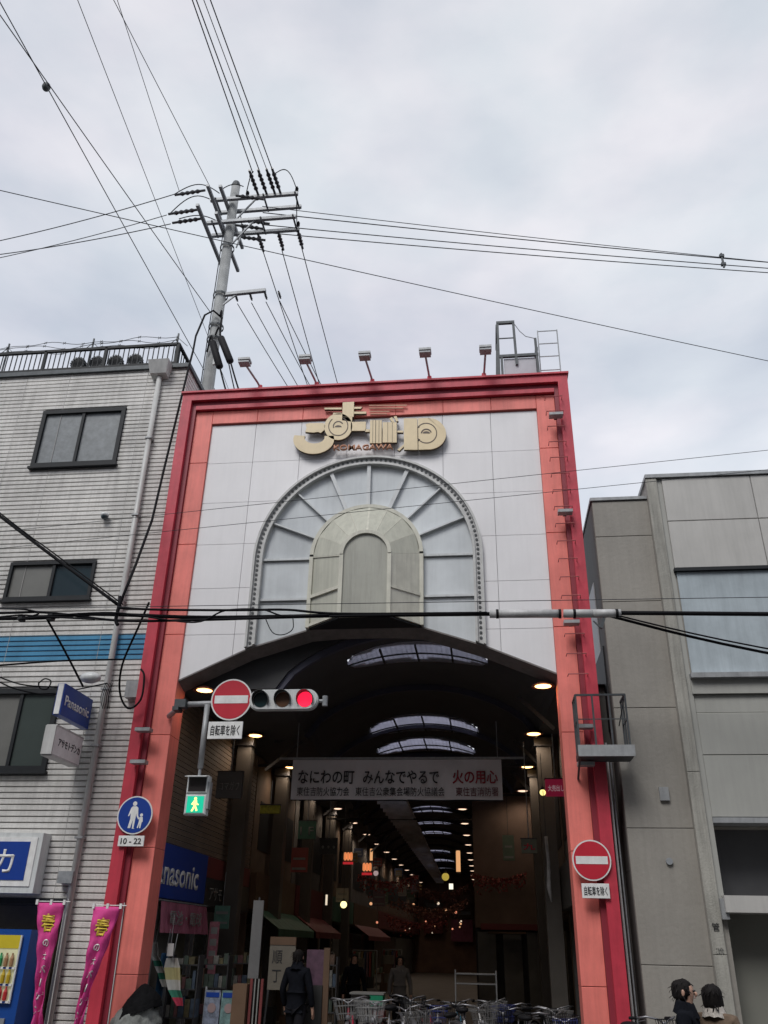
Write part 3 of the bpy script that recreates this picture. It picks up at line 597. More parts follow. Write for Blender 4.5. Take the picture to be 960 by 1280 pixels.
window(lb, -13.6, -11.2, 10.68, 12.08, BYF, [CURT, CURT], fr=0.085); window(lb, -13.6, -11.2, 7.70, 8.49, BYF, [CURT2, GLASS], fr=0.08)
# drainpipe with hopper head
MB().tube([(-6.74, BYF - 0.08, 12.78), (-6.73, BYF - 0.08, 8), (-6.72, BYF - 0.08, 0.15)], 0.055, 12).build('drainpipe', PIPE, lb, smooth=True)
hp = MB().add([(-6.92, BYF - 0.02, 12.78), (-6.56, BYF - 0.02, 12.78), (-6.56, BYF - 0.2, 12.82), (-6.92, BYF - 0.2, 12.82), (-6.97, BYF - 0.02, 13.12), (-6.50, BYF - 0.02, 13.12), (-6.50, BYF - 0.3, 13.12), (-6.97, BYF - 0.3, 13.12)], [(0, 1, 2, 3), (7, 6, 5, 4), (0, 4, 5, 1), (1, 5, 6, 2), (2, 6, 7, 3), (3, 7, 4, 0)]).build('rain_hopper', PIPE, lb)
for z in (11.2, 9.4, 7.6, 5.9, 4.9, 3.4): MB().box(-6.80, -6.66, BYF - 0.15, BYF, z, z + 0.035).build('pipe_clip', GREYM, lb)
MB().box(-6.33, -6.1, BYF - 0.16, BYF - 0.002, 5.75, 6.05).build('junction_box', GREYM, lb)
MB().box(-6.95, -6.70, BYF - 0.18, BYF - 0.002, 2.72, 2.9).build('meter_box', GALV, lb)
# railing
rl = thing('roof_railing', 'black vertical bar railing along the roof edge of the tiled building', 'railing', (0, 0, 0))
RY = BYF - 0.02; RX = -6.45
for z, w in ((13.72, 0.06), (13.2, 0.05)):
    MB().bar((-12.5, RY, z), (RX, RY, z), w).build('rail', DARK, rl); MB().bar((RX, RY, z), (RX, 22, z), w).build('rail', DARK, rl)
bm_ = MB().box(-0.009, 0.009, -0.009, 0.009, 0, 0.5).mesh('baluster', DARK)
x = RX - 0.1
while x > -12.4: inst(bm_, 'baluster', rl, (x, RY, 13.21)); x -= 0.115
y = RY + 0.12
while y < 21.9: inst(bm_, 'baluster', rl, (RX, y, 13.21)); y += 0.13
pm = MB().box(-0.03, 0.03, -0.03, 0.03, 0, 0.6).mesh('railing_post', DARK)
for x in (RX, -8.12, -9.55, -10.95): inst(pm, 'railing_post', rl, (x, RY, 13.14))
for y in (16.2, 18.2, 20.2): inst(pm, 'railing_post', rl, (RX, y, 13.14))
# round fluted lamps behind the rail
for i, x in enumerate((-8.86, -8.42, -7.98, -7.52)):
    t = thing('round_roof_lamp', 'dark round drum fixture on the roof, ' + ('leftmost of the four behind the railing', 'second from left of the four behind the railing', 'third from left of the four behind the railing', 'rightmost of the four behind the railing')[i], 'roof fixture', (x, BYF + 0.22, 13.5), 0, 'round drum fixtures behind the railing')
    d = MB(); 
    for k in range(16): d.disc((0.15 * cos(k * pi / 8), 0.15 * sin(k * pi / 8)), 0.028, -0.06, 0.06, 6)
    d.build('fluting', DGALV, t); MB().disc((0, 0), 0.145, -0.05, 0.05, 20).build('drum', DARK, t); MB().bar((0, 0.02, -0.14), (0, 0.02, -0.34), 0.04).build('stem', DGALV, t)
# barbed wire strands on stays
bw = thing('barbed_wire', 'slack barbed wire strands on stays above the black roof railing', 'barbed wire', (0, 0, 0))
for x in (-6.55, -8.55, -10.6):
    MB().bar((x, BYF + 0.1, 13.1), (x, BYF + 0.1, 14.12), 0.03).build('stay', DGALV, bw); 
    MB().bar((x, BYF + 0.1, 14.0), (x - 0.25, BYF + 0.1, 13.75), 0.012).bar((x, BYF + 0.1, 14.0), (x + 0.25, BYF + 0.1, 13.75), 0.012).build('stay_brace', DGALV, bw)
for zz, ph in ((14.06, 0.0), (13.98, 1.3), (13.86, 2.2)):
    pts = [(-12.4 + 0.15 * k, BYF + 0.1 + 0.03 * sin(k * 0.9 + ph), zz + 0.055 * sin(k * 0.42 + ph) - 0.05 * sin(pi * ((k * 0.15) % 2.0) / 2.0)) for k in range(40)]
    w_ = MB().tube(pts, 0.007, 5)
    for p in pts[::3]:
        w_.bar((p[0] - 0.03, p[1], p[2] - 0.03), (p[0] + 0.03, p[1], p[2] + 0.03), 0.01).bar((p[0] + 0.03, p[1], p[2] - 0.03), (p[0] - 0.03, p[1], p[2] + 0.03), 0.01)
    w_.build('strand', DGALV, bw)
# camera on the wall
t = thing('dome_camera', 'small white and black dome camera on the tiled wall above the middle window', 'security camera', (-7.38, BYF - 0.09, 9.42))
MB().ball((0, 0, 0.03), 0.085, 12, 8, (1, 1, 0.6)).build('cap', SIGH, t, smooth=True); MB().ball((0, 0, 0), 0.072, 12, 8).build('dome', GLASS, t, smooth=True); MB().box(-0.03, 0.03, 0, 0.1, 0.0, 0.06).build('bracket', SIGH, t)
# projecting box signs
t = thing('box_sign', 'blue projecting box sign with white Panasonic lettering on the tiled wall', 'sign', (-6.93, 0, 0))
t['label'] = 'blue box sign projecting from the tiled wall above the white box sign'
MB().box(-0.13, 0.0, 13.08, 14.16, 5.20, 5.72).build('cabinet', BLUE, t); MB().box(-0.11, -0.02, 13.06, 13.08, 5.21, 5.71).build('front_strip', SWHITE, t)
put_text('Panasonic', 0.17, SWHITE, t, (0.001, 13.62, 5.46), w=0.92, face='+x', bold=0.02)
for z in (5.3, 5.62): MB().bar((-0.06, 14.16, z), (-0.06, 14.25, z), 0.04).build('bracket', DGALV, t)
t = thing('box_sign', 'white box sign projecting from the tiled wall below the blue one', 'sign', (-6.96, 0, 0))
MB().box(-0.17, 0.0, 13.12, 14.12, 4.58, 5.02).build('cabinet', SWHITE, t); MB().box(-0.18, 0.002, 13.09, 13.12, 4.57, 5.03).box(-0.18, 0.004, 13.12, 14.13, 4.55, 4.58).box(-0.18, 0.004, 13.12, 14.13, 5.02, 5.05).build('frame', PIPE, t)
put_text('アサモトデンカ', 0.135, INK, t, (0.001, 13.66, 4.80), w=0.80, face='+x', bold=0.015)
for z in (4.68, 4.92): MB().bar((-0.08, 14.12, z), (-0.08, 14.25, z), 0.04).build('bracket', DGALV, t)
# wide lightbox sign
t = thing('lightbox_sign', 'blue and white lightbox shop sign above the vending machine at the left edge', 'sign', (0, 0, 0))
MB().box(-11.5, -7.28, 13.98, 14.25, 2.56, 3.47).build('cabinet', SIGH, t)
MB().box(-11.5, -7.36, 13.965, 13.98, 2.66, 3.40).build('white_face', SWHITE, t); MB().box(-11.3, -7.47, 13.955, 13.966, 2.75, 3.33).build('blue_face', BLUE, t)
put_text('アサモトデンカ', 0.40, SWHITE, t, (-9.22, 13.954, 3.04), w=3.05, bold=0.01)
# vending recess
MB().box(-16, -6.85, 15.6, 15.7, 0.12, 2.45).build('recess_wall', INTG, lb); MB().box(-16, -6.9, 14.28, 15.65, 2.40, 2.5).build('recess_ceiling', DINT, lb)
MB().box(-6.98, -6.9, 14.3, 15.6, 0.12, 2.4).build('recess_cheek', INTW, lb)
vm = thing('vending_machine', 'blue drinks vending machine under the lightbox sign at the left edge', 'vending machine', (-7.54, 13.62, 0.12))
VB = mat('vending blue', (0.008, 0.06, 0.28), 0.35, 0.1, 3)
MB().box(-0.55, 0.55, 0.0, 0.7, 0, 1.92).build('cabinet', VB, vm)
MB().box(-0.5, 0.42, -0.02, 0.0, 0.95, 1.82).build('display_back', mat('display pale', (0.55, 0.55, 0.35), 0.4, emit=(0.9, 0.9, 0.6), estr=0.12), vm)
MB().box(-0.5, 0.42, -0.03, -0.018, 1.66, 1.84).build('header_panel', mat('header yellow', (0.6, 0.48, 0.03), 0.4), vm)
MB().box(-0.5, -0.05, -0.034, -0.028, 1.68, 1.83).build('header_panel', SRED, vm)
MB().bar((0.43, -0.03, 0.94), (0.43, -0.03, 1.84), 0.025).build('frame', SIGH, vm)
cc = [(0.5, 0.35, 0.02), (0.03, 0.2, 0.5), (0.45, 0.03, 0.03), (0.03, 0.3, 0.1), (0.35, 0.2, 0.1), (0.6, 0.6, 0.6)]
cm = [mat(f'can colour {i}', c, 0.3) for i, c in enumerate(cc)]
cans = [MB().lathe((0, 0, 0), [(0, 0), (0.03, 0), (0.032, 0.02), (0.032, 0.12), (0.014, 0.17), (0.014, 0.2), (0, 0.2)], 8).mesh('bottle', m) for m in cm]
for row, z in enumerate((1.42, 1.20, 0.98)):
    for k in range(10): inst(cans[(k // 2 + row * 2) % 6], 'bottle', vm, (-0.46 + 0.09 * k, -0.05, z), scale=(1, 1, 0.9))
    MB().box(-0.5, 0.42, -0.055, -0.02, z - 0.035, z - 0.005).build('price_rail', SWHITE, vm)
    bt = MB()
    for k in range(10): bt.box(-0.48 + 0.09 * k, -0.435 + 0.09 * k, -0.06, -0.055, z - 0.03, z - 0.012)
    bt.build('button_row', BLUE, vm)
MB().box(0.1, 0.4, -0.03, 0.0, 0.55, 0.75).build('coin_panel', GALV, vm); MB().box(-0.4, 0.2, -0.02, 0.0, 0.15, 0.4).build('pickup_flap', DARK, vm)
# pink nobori banners
PINK = mat('pink banner cloth', (0.60, 0.045, 0.24), 0.75, 0.25, 5); GRN = mat('green print', (0.05, 0.3, 0.2), 0.7)
def nobori(bx, topw, zt, zb, lean, label, twist):
    t = thing('nobori_banner', label, 'banner', (bx, 13.2, 0), 0, 'pink shop banners by the left pillar')
    cl = MB(); nz, nx = 28, 10; o = 0
    def pos(u, v):   # u 0..1 across, v 0..1 down
        w = topw * (1 - 0.70 * min(1, v * 1.9) ** 0.8) ; off = lean * v; tw = twist * v * 1.6
        x = off + (u - 0.5) * w * cos(tw * 0.5); y = (u - 0.5) * w * sin(tw) + 0.05 * sin(u * 11 + v * 9) * (0.15 + v) + 0.02 * sin(v * 31 + u * 5)
        return (x, y, zt - (zt - zb) * v)
    for i in range(nz + 1):
        for j in range(nx + 1): cl.v.append(pos(j / nx, i / nz))
    for i in range(nz):
        for j in range(nx): a = i * (nx + 1) + j; cl.f.append((a, a + 1, a + nx + 2, a + nx + 1))
    c = cl.build('cloth', PINK, t, smooth=True)
    sm_ = c.modifiers.new('thickness', 'SOLIDIFY'); sm_.thickness = 0.004
    MB().tube([(topw / 2 + 0.03, 0.05, 0.12), (topw / 2 + 0.03 - 0.02, 0.05, zt + 0.06)], 0.008, 8).build('pole', PIPE, t)
    MB().tube([(-topw / 2 - 0.02, 0.02, zt + 0.02), (topw / 2 + 0.06, 0.02, zt + 0.02)], 0.007, 6).build('top_arm', SWHITE, t)
    for u in (0.02, 0.5, 0.98): p = pos(u, 0); MB().box(p[0] - 0.018, p[0] + 0.018, p[1] - 0.012, p[1] + 0.012, zt - 0.025, zt + 0.045).build('tie_loop', SWHITE, t)
    MB().lathe((topw / 2 + 0.03, 0.05, 0.12), [(0, 0), (0.18, 0), (0.16, 0.06), (0.04, 0.12), (0, 0.12)], 14).build('base', SIGH, t)
    def glyph(s, h, w, v, m, dz=0.0):
        me = text(s, h, w, 0.002, 0.02)
        for vv in me.vertices:
            zz = zt - (zt - zb) * v + vv.co.y; v2 = (zt - zz) / (zt - zb); ww = topw * (1 - 0.70 * min(1, v2 * 1.9) ** 0.8)
            u = 0.5 + vv.co.x / ww; p = pos(u, v2); vv.co = (p[0], p[1] - 0.012 - vv.co.z, zz)
        me.name = 'lettering'; me.materials.append(m); o_ = bpy.data.objects.new('lettering', me); COL.objects.link(o_); o_.parent = c
    glyph('春', 0.24, 0.19, 0.155, mat('banner yellow', (0.75, 0.55, 0.06), 0.6))
    for k, ch in enumerate('の大バ｜ゲン'): glyph(ch, 0.10, 0.014 if ch == '｜' else 0.075, 0.31 + 0.098 * k, SWHITE)
    return t
nobori(-6.55, 0.46, 2.40, 0.68, 0.12, 'pink banner on its pole beside the vending machine, upright and twisted', 0.55)
nobori(-5.66, 0.45, 2.36, 0.62, -0.20, 'pink leaning banner overlapping the foot of the left gate pillar', 0.9)

# ================================================================== RIGHT GREY BUILDING
rb = thing('grey_building', 'grey panelled building with a long blue glazed band, right of the gate', 'building')
MB().box(2.13, 3.12, 14.03, 26, 0.12, 9.28).build('recessed_wall', SEAM, rb)
for z0, z1 in ((0.12, 1.75), (1.75, 3.6), (3.6, 5.45), (5.45, 7.3), (7.3, 8.55), (8.55, 9.26)): MB().bevbox(2.11, 3.12, 14.0, 14.04, z0 + 0.004, z1 - 0.004, 0.006).build('wall_panel', GPANELD, rb)
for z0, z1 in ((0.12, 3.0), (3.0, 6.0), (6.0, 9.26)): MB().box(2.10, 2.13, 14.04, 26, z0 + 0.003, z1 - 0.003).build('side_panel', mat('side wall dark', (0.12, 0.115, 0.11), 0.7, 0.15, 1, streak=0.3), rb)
MB().box(2.08, 3.12, 13.97, 26, 9.28, 9.34).build('coping', GREYM, rb)
MB().box(2.085, 2.10, 14.7, 17.2, 6.62, 7.95).build('side_board', mat('pale side board', (0.62, 0.63, 0.64), 0.5, 0.06), rb)
MB().box(2.075, 2.10, 14.3, 17.4, 5.2, 6.6).build('side_dark_panel', DARK, rb)  # plain dark panel on the side wall under the pale board
MB().box(3.10, 16.0, 13.84, 26, 5.86, 9.60).box(3.10, 16, 14.2, 26, 3.64, 5.86).box(3.10, 3.36, 13.85, 26, 0.12, 5.86).box(3.36, 16, 14.6, 26, 0.12, 3.64).build('core', GPANELD, rb)
MB().box(3.07, 16.0, 13.76, 26, 9.60, 9.67).build('parapet_cap', GREYM, rb)
for z0, z1 in ((0.12, 1.9), (1.9, 4.4), (4.4, 7.0), (7.0, 9.59)): MB().bevbox(3.08, 3.27, 13.78, 13.86, z0 + 0.003, z1 - 0.003, 0.006).build('pilaster_panel', PIL, rb)
MB().box(3.275, 3.36, 13.83, 13.86, 2.4, 9.59).build('pilaster_edge', GPANELL, rb)
for i in range(7):
    x0 = 3.36 + (0 if i == 0 else 1.55 + 1.75 * (i - 1)); x1 = 3.36 + 1.55 + 1.75 * i
    for z0, z1 in ((8.72, 9.59), (7.80, 8.72)): MB().bevbox(x0 + 0.005, x1 - 0.005, 13.80, 13.86, z0 + 0.005, z1 - 0.005, 0.008).build('wall_panel', GPANEL, rb)
    for z0, z1 in ((5.32, 5.62), (4.66, 5.32), (3.74, 4.66)): MB().bevbox(x0 + 0.003, x1 - 0.003, 13.86 if z0 > 5 else 13.83, 14.22, z0 + 0.004, z1 - 0.004, 0.008).build('wall_panel', GPANELL, rb)
MB().box(3.34, 16, 13.74, 13.86, 7.74, 7.80).build('window_head', DARK, rb); MB().box(3.34, 16, 13.70, 13.9, 5.86, 5.94).build('window_sill', GREYM, rb); MB().box(3.34, 16, 13.8, 13.95, 5.62, 5.86).build('sill_apron', GPANELL, rb)
for i in range(5): MB().box(3.38 + 2.4 * i, 3.38 + 2.4 * (i + 1) - 0.008, 13.80, 13.83, 5.95, 7.735).build('glass_sheet', GLASSB, rb)
MB().box(3.36, 16, 13.80, 14.25, 3.66, 3.735).build('opening_head', GREYM, rb)
MB().box(3.36, 16, 14.5, 14.58, 2.68, 3.66).build('inner_screen', mat('dim glazing', (0.10, 0.10, 0.105), 0.3), rb); MB().bar((4.55, 14.35, 2.7), (4.55, 14.35, 3.66), 0.08).build('inner_post', DARK, rb)
MB().box(3.32, 16, 13.66, 14.3, 2.44, 2.66).build('canopy_beam', GPANEL, rb)
MB().box(3.36, 16, 14.3, 14.38, 0.12, 2.44).build('shutter', mat('grey shutter', (0.19, 0.19, 0.165), 0.6, 0.1, 1), rb)
MB().box(3.27, 3.37, 13.72, 13.80, 2.35, 2.62).build('bracket_box', GREYM, rb)
MB().disc((2.68, 3.13), 0.05, 13.96, 14.0, 14).build('wall_socket', GALV, rb); MB().box(2.66, 2.8, 13.95, 14.0, 4.0, 4.2).build('wall_vent', GREYM, rb)
put_text('管', 0.11, INK, rb, (3.17, 13.778, 2.25), w=0.1, name='painted_notice'); put_text('こまがわ', 0.09, DGALV, rb, (3.18, 13.778, 1.95), w=0.1, name='painted_notice')
t = thing('downpipe', 'pair of thin pale pipes running down beside the right gate pillar', 'pipe')
MB().tube([(1.93, 14.05, 0.12), (1.93, 14.05, 4.9)], 0.018, 8).build('pipe', PIPE, t); MB().tube([(1.99, 14.1, 0.12), (1.99, 14.1, 4.6)], 0.012, 8).build('pipe', GALV, t)

# ================================================================== UTILITY POLE
up = thing('utility_pole', 'tall grey concrete utility pole with steel crossarms rising behind the gate', 'utility pole', (0, 0, 0))
CONC = mat('pole concrete', (0.30, 0.31, 0.31), 0.7, 0.2, 4, streak=0.3, bump=0.3)
PX, PY = -6.19, 15.6
MB().tube([(PX, PY, 0.1), (PX, PY, 20.2)], [0.21, 0.115], 16).build('shaft', CONC, up, smooth=True)
MB().lathe((PX, PY, 20.2), [(0.0, 0.12), (0.09, 0.1), (0.12, 0.0), (0.12, -0.06)], 12).build('cap', DGALV, up)
for z in (16.3, 17.9, 15.3, 14.9): MB().lathe((PX, PY, z), [(0.17, -0.03), (0.185, -0.03), (0.185, 0.03), (0.17, 0.03)], 16).build('band_clamp', DGALV, up)
MB().tube([(PX - 0.14, PY - 0.1, 13), (PX - 0.13, PY - 0.1, 18.6)], 0.012, 6).build('conduit', DARK, up)
for z in (19.45, 18.62):
    for y in (PY - 0.22, PY + 0.22): MB().bar((-6.75, y, z), (-4.38, y, z), 0.085).build('crossarm', GALV, up)
    MB().bar((-5.45, PY - 0.22, z), (PX + 0.1, PY - 0.1, z - 0.75), 0.035).build('arm_brace', GALV, up)
    for x in (-6.6, -5.3, -4.45): MB().bar((x, PY - 0.3, z), (x, PY + 0.3, z), 0.04).build('arm_bolt', DGALV, up)
for x, z, y0, y1 in ((-6.50, 19.3, 14.75, 16.9), (-6.18, 19.3, 14.8, 17.0), (-6.62, 18.45, 14.6, 16.8), (-6.22, 18.45, 14.9, 17.0)):
    MB().bar((x - 0.12, y0, z), (x - 0.12, y1, z), 0.08).build('crossarm', GALV, up)
MB().bar((-5.95, PY, 17.9), (-5.75, PY - 0.1, 18.6), 0.03).build('arm_brace', GALV, up)
MB().bar((PX, PY - 0.05, 16.28), (-5.02, PY - 0.05, 16.34), 0.085).build('low_crossarm', GALV, up)
MB().bar((PX + 0.1, PY - 0.05, 15.95), (-5.75, PY - 0.05, 16.28), 0.035).build('arm_brace', GALV, up)
POR = mat('brown insulator', (0.02, 0.02, 0.024), 0.3)
def insulator(p, d, L_=0.34, name='insulator', r=0.06):
    p = Vector(p); d = Vector(d).normalized(); pts = []; rs = []
    for k in range(13): pts.append(p + d * L_ * k / 12); rs.append(r * 0.78 if k % 2 and 1 < k < 11 else r * 0.42)
    MB().tube(pts, rs, 8).build(name, POR, up)
for x in (-5.85, -5.48, -5.1, -4.75): insulator((x + 0.05, PY - 0.05, 16.30), (0.1, 0.4, -0.35), 0.2, r=0.05)
for x, z in ((-5.45, 19.5), (-5.22, 19.5), (-5.0, 19.5), (-4.85, 19.5)): insulator((x, PY - 0.25, z), (-0.06, -0.85, 0.06), 0.75, 'strain_insulator', 0.08)
for x, z in ((-5.5, 18.6), (-4.95, 18.6), (-4.42, 18.6)): insulator((x, PY + 0.22, z), (0.0, 0.7, -0.02), 0.65, 'strain_insulator', 0.08)
for y, z in ((14.95, 19.35), (14.8, 18.5), (15.1, 18.5)): insulator((-6.75, y, z), (-0.9, 0.08, 0.0), 0.85, 'strain_insulator', 0.075)
for y, z in ((15.2, 19.35), (15.45, 18.55), (15.7, 18.4), (15.9, 19.2)): insulator((-6.0, y, z), (0.9, 0.15, -0.1), 0.75, 'strain_insulator', 0.075)
insulator((-5.75, PY - 0.22, 19.48), (0, 0, 1), 0.2)
insulator((-4.42, PY - 0.22, 19.48), (0, 0, 1), 0.22); insulator((-4.42, PY + 0.22, 18.9), (0, 0, -1), 0.2)
def loop(a, b, sag, r=0.013, n=12, name='jumper_wire', parent=None, m=None):
    a = Vector(a); b = Vector(b); pts = [a.lerp(b, k / n) + Vector((0, 0, sag * sin(pi * k / n))) for k in range(n + 1)]
    return MB().tube(pts, r, 6).build(name, m or CABLE, parent or up)
loop((-7.6, 15.0, 19.35), (-6.5, 15.3, 19.6), 0.35); loop((-7.6, 14.9, 18.5), (-6.7, 15.2, 19.3), 0.35); loop((-6.5, 15.3, 19.7), (-5.9, 15.4, 19.9), 0.15)
loop((-5.42, 14.7, 19.6), (-5.8, 15.4, 19.6), 0.25); loop((-4.85, 14.8, 19.6), (-4.42, 15.4, 19.6), 0.4); loop((-4.42, 15.4, 19.5), (-4.45, 15.9, 18.6), -0.1); loop((-7.4, 15.1, 18.55), (-6.4, 15.5, 18.7), 0.2); loop((-5.6, 15.4, 18.0), (-5.9, 15.5, 18.9), -0.2)
# cable splice cases and drop cables
for a, b in (((-5.93, 15.3, 14.75), (-5.52, 15.1, 13.80)), ((-6.08, 15.2, 14.55), (-5.74, 15.05, 13.62))):
    a = Vector(a); b = Vector(b); MB().tube([a.lerp(b, q) for q in (0, 0.06, 0.94, 1)], [0.03, 0.085, 0.085, 0.03], 12).build('splice_case', BLACK, up, smooth=True)
loop((-6.1, 15.4, 14.9), (-5.93, 15.3, 14.75), 0.25, 0.022); loop((-6.25, 15.4, 14.4), (-6.08, 15.2, 14.55), 0.3, 0.022)
loop((-5.52, 15.1, 13.8), (-4.9, 14.7, 12.2), -0.05, 0.022, name='drop_cable'); loop((-5.74, 15.05, 13.62), (-5.2, 14.7, 12.2), -0.05, 0.022, name='drop_cable'); loop((-5.6, 15.1, 13.9), (-5.05, 14.7, 12.2), -0.02, 0.015, name='drop_cable')
loop((-6.05, 15.4, 15.5), (-5.95, 15.3, 14.8), 0.4, 0.02); 
MB().box(-6.42, -5.62, 15.25, 16.0, 13.02, 13.12).box(-5.9, -5.6, 15.3, 15.9, 12.7, 13.02).build('platform_bracket', GREYM, up)
MB().box(-6.06, -5.98, 15.36, 15.42, 14.0, 14.4).build('number_plate', SIGH, up)
# long drop cable from the pole to the junction in front of the tiled wall
t = thing('drop_cable', 'thick black cable hanging from the pole down past the tiled wall corner', 'cable')
MB().tube([(-6.0, 15.45, 15.44), (-6.22, 15.35, 15.62), (-6.4, 15.3, 15.45), (-6.46, 15.1, 14.65), (-6.30, 14.7, 13.9), (-6.08, 14.1, 13.01), (-6.12, 13.95, 11.5), (-6.14, 13.8, 10.23), (-6.08, 13.5, 8.96), (-6.02, 13.0, 7.83), (-5.95, 12.5, 6.89)], 0.024, 8).build('sheath', CABLE, t, smooth=True)

# ================================================================== OVERHEAD WIRES
def wire(label, a, b, sag=0.0, r=0.011, ext=(0, 0), n=20, cat='wire', group=None, m=WIREM, name='overhead_wire'):
    a = Vector(a); b = Vector(b); d = b - a; A = a - d * ext[0]; B = b + d * ext[1]
    pts = [A.lerp(B, k / n) - Vector((0, 0, sag * 4 * (k / n) * (1 - k / n))) for k in range(n + 1)]
    return tag(MB().tube(pts, r, 5).build(name, m), label, cat, group)
G1 = 'wires running overhead from the pole towards the street'
wire('overhead wire leftmost of the four on the right of the pole top', (-5.43, 14.7, 19.55), (-5.65, 10.47, 19.8), ext=(0, 4), r=0.014, group=G1)
wire('overhead wire second of the four on the right of the pole top', (-5.24, 14.7, 19.55), (-5.56, 10.49, 19.8), ext=(0, 4), r=0.014, group=G1)
wire('overhead wire third of the four on the right of the pole top', (-5.04, 14.7, 19.55), (-5.40, 10.5, 19.8), ext=(0, 4), r=0.010, group=G1)
wire('overhead wire rightmost of the four on the right of the pole top', (-4.90, 14.7, 19.55), (-5.26, 10.5, 19.8), ext=(0, 4), r=0.014, group=G1)
wire('thin wire leaving the pole top towards the upper left, right one of two', (-6.80, 15.3, 19.9), (-7.42, 10.28, 20), ext=(0, 3), r=0.009, group=G1)
wire('thin wire leaving the pole top towards the upper left, left one of two', (-7.63, 15.29, 19.8), (-7.34, 10.3, 20), ext=(0, 3), r=0.008, group=G1)
wire('single thin wire passing left of the pole down to the roof', (-9.36, 33, 20), (-8.2, 10.21, 20), ext=(0, 2), r=0.009, group=G1)
wire('far left wire ending at the pole clamp, tied by the round ball', (-6.34, 15.55, 15.7), (-7.60, 7.9, 15.7), ext=(0, 1.5), r=0.010, sag=0.1)
wire('far left wire passing beneath the round ball to the roof corner', (-6.87, 28, 15.7), (-7.5, 7.65, 15.7), ext=(0, 1.5), r=0.010, sag=0.1)
tag(MB().ball((-7.47, 9.18, 15.62), 0.075, 10, 8, (1, 1, 1.3)).build('cable_ball', DGALV, smooth=True), 'small round clamp tying two thin wires at the upper left', 'cable clamp')
G2 = 'four level wires running right from the pole'
for k, (z0, y, z1, yb, r) in enumerate(((19.05, 15.35, 19.05, 18.4, 0.010), (18.93, 15.45, 18.94, 18.3, 0.014), (18.55, 15.5, 18.72, 18.3, 0.013), (18.33, 15.55, 18.56, 18.3, 0.013))):
    wire(('highest', 'second highest', 'third highest', 'lowest')[k] + ' of four wires running from the pole to the right edge', (-5.3, y, z0), (8.2, yb, z1), ext=(0, 1.2), sag=0.25, r=r, group=G2)
tag(MB().tube([(6.86, 18.0, 18.35), (6.86, 18.0, 18.85)], 0.03, 6).box(6.8, 6.92, 17.96, 18.04, 18.72, 18.8).box(6.8, 6.92, 17.96, 18.04, 18.42, 18.5).build('wire_spacer', DGALV), 'small dark spacer clipped across the four wires near the right edge', 'wire spacer')
wire('single thin wire crossing behind the pole down to the right edge', (-10.97, 13.02, 17.75), (8.76, 21.18, 17.6), ext=(0.3, 0.3), sag=0.15, r=0.011)
G3 = 'wires running left from the pole'
wire('upper wire leaving the pole insulators to the left edge', (-7.6, 15.0, 19.35), (-12.6, 15.6, 19.1), ext=(0, 1), sag=0.3, r=0.013, group=G3)
wire('middle wire leaving the pole insulators to the left edge', (-7.65, 15.2, 18.5), (-12.8, 16.0, 19.0), ext=(0, 1), sag=0.3, r=0.013, group=G3)
wire('lowest wire leaving the pole insulators to the left edge', (-7.65, 14.9, 18.5), (-13.0, 15.8, 18.6), ext=(0, 1), sag=0.3, r=0.011, group=G3)
G4 = 'wires fanning down from the low crossarm behind the gate'
for k, (x0, x1) in enumerate(((-5.78, -5.12), (-5.42, -4.84), (-5.05, -4.5), (-4.70, -4.18))):
    wire(('leftmost', 'second', 'third', 'rightmost')[k] + ' of four wires fanning down from the low crossarm', (x0, 15.75, 16.15), (x1, 19.7, 16.15), ext=(0, 2), r=0.011, group=G4, sag=0.2)
G5 = 'wires leaving the upper crossarm insulators behind the gate'
for k, (x0, x1, yy) in enumerate(((-5.5, -5.46, 21.3), (-4.98, -5.05, 22.6), (-4.43, -4.44, 22.9))):
    wire(('left', 'middle', 'right')[k] + ' of three wires leaving the upper crossarm behind the gate', (x0, 16.4, 18.55), (x1, yy, 18.6), ext=(0, 2), r=0.013, group=G5, sag=0.2)
wire('upper thin wire slanting across the white facade to the right edge', (-4.39, 11.5, 8.06), (4.43, 11.5, 8.74), ext=(1, 1), r=0.0045)
wire('lower thin wire slanting across the white facade to the right edge', (-4.35, 11.5, 7.75), (4.37, 11.5, 8.40), ext=(1, 1), r=0.0045)
wire('thin wire just above the thick cable across the gate', (-6, 12.2, 6.72), (5, 12.2, 6.62), ext=(1, 1), r=0.006)

# thick cable bundle in front of the gate
cb = thing('cable_bundle', 'thick black cable bundle strung level across the front of the gate', 'cable bundle')
def strand(pts, r, m=CABLE, name='strand', sm=6):
    P = [Vector(p) for p in pts]; o = []
    for i in range(len(P) - 1):
        p0, p1, p2, p3 = P[max(i - 1, 0)], P[i], P[i + 1], P[min(i + 2, len(P) - 1)]
        for k in range(sm):
            t_ = k / sm; o.append(0.5 * ((2 * p1) + (p2 - p0) * t_ + (2 * p0 - 5 * p1 + 4 * p2 - p3) * t_ * t_ + (3 * p1 - p0 - 3 * p2 + p3) * t_ ** 3))
    o.append(P[-1]); return MB().tube(o, r, 7).build(name, m, cb, smooth=True)
strand([(-14, 12.5, 6.9), (-8.0, 12.5, 6.68), (-6.4, 12.5, 6.72), (-4.5, 12.5, 6.62), (-2.2, 12.5, 6.60), (0.2, 12.5, 6.57)], 0.032)
strand([(-14, 12.5, 6.8), (-8.2, 12.45, 6.76), (-7.2, 12.45, 6.75), (-5.9, 12.45, 6.58), (-4.6, 12.45, 6.56), (-2.6, 12.47, 6.58), (0.2, 12.48, 6.57)], 0.022)
strand([(-5.93, 12.45, 6.80), (-5.2, 12.42, 6.74), (-3.9, 12.42, 6.70), (-3.1, 12.45, 6.70), (-2.2, 12.47, 6.62), (0.1, 12.47, 6.58)], 0.02)
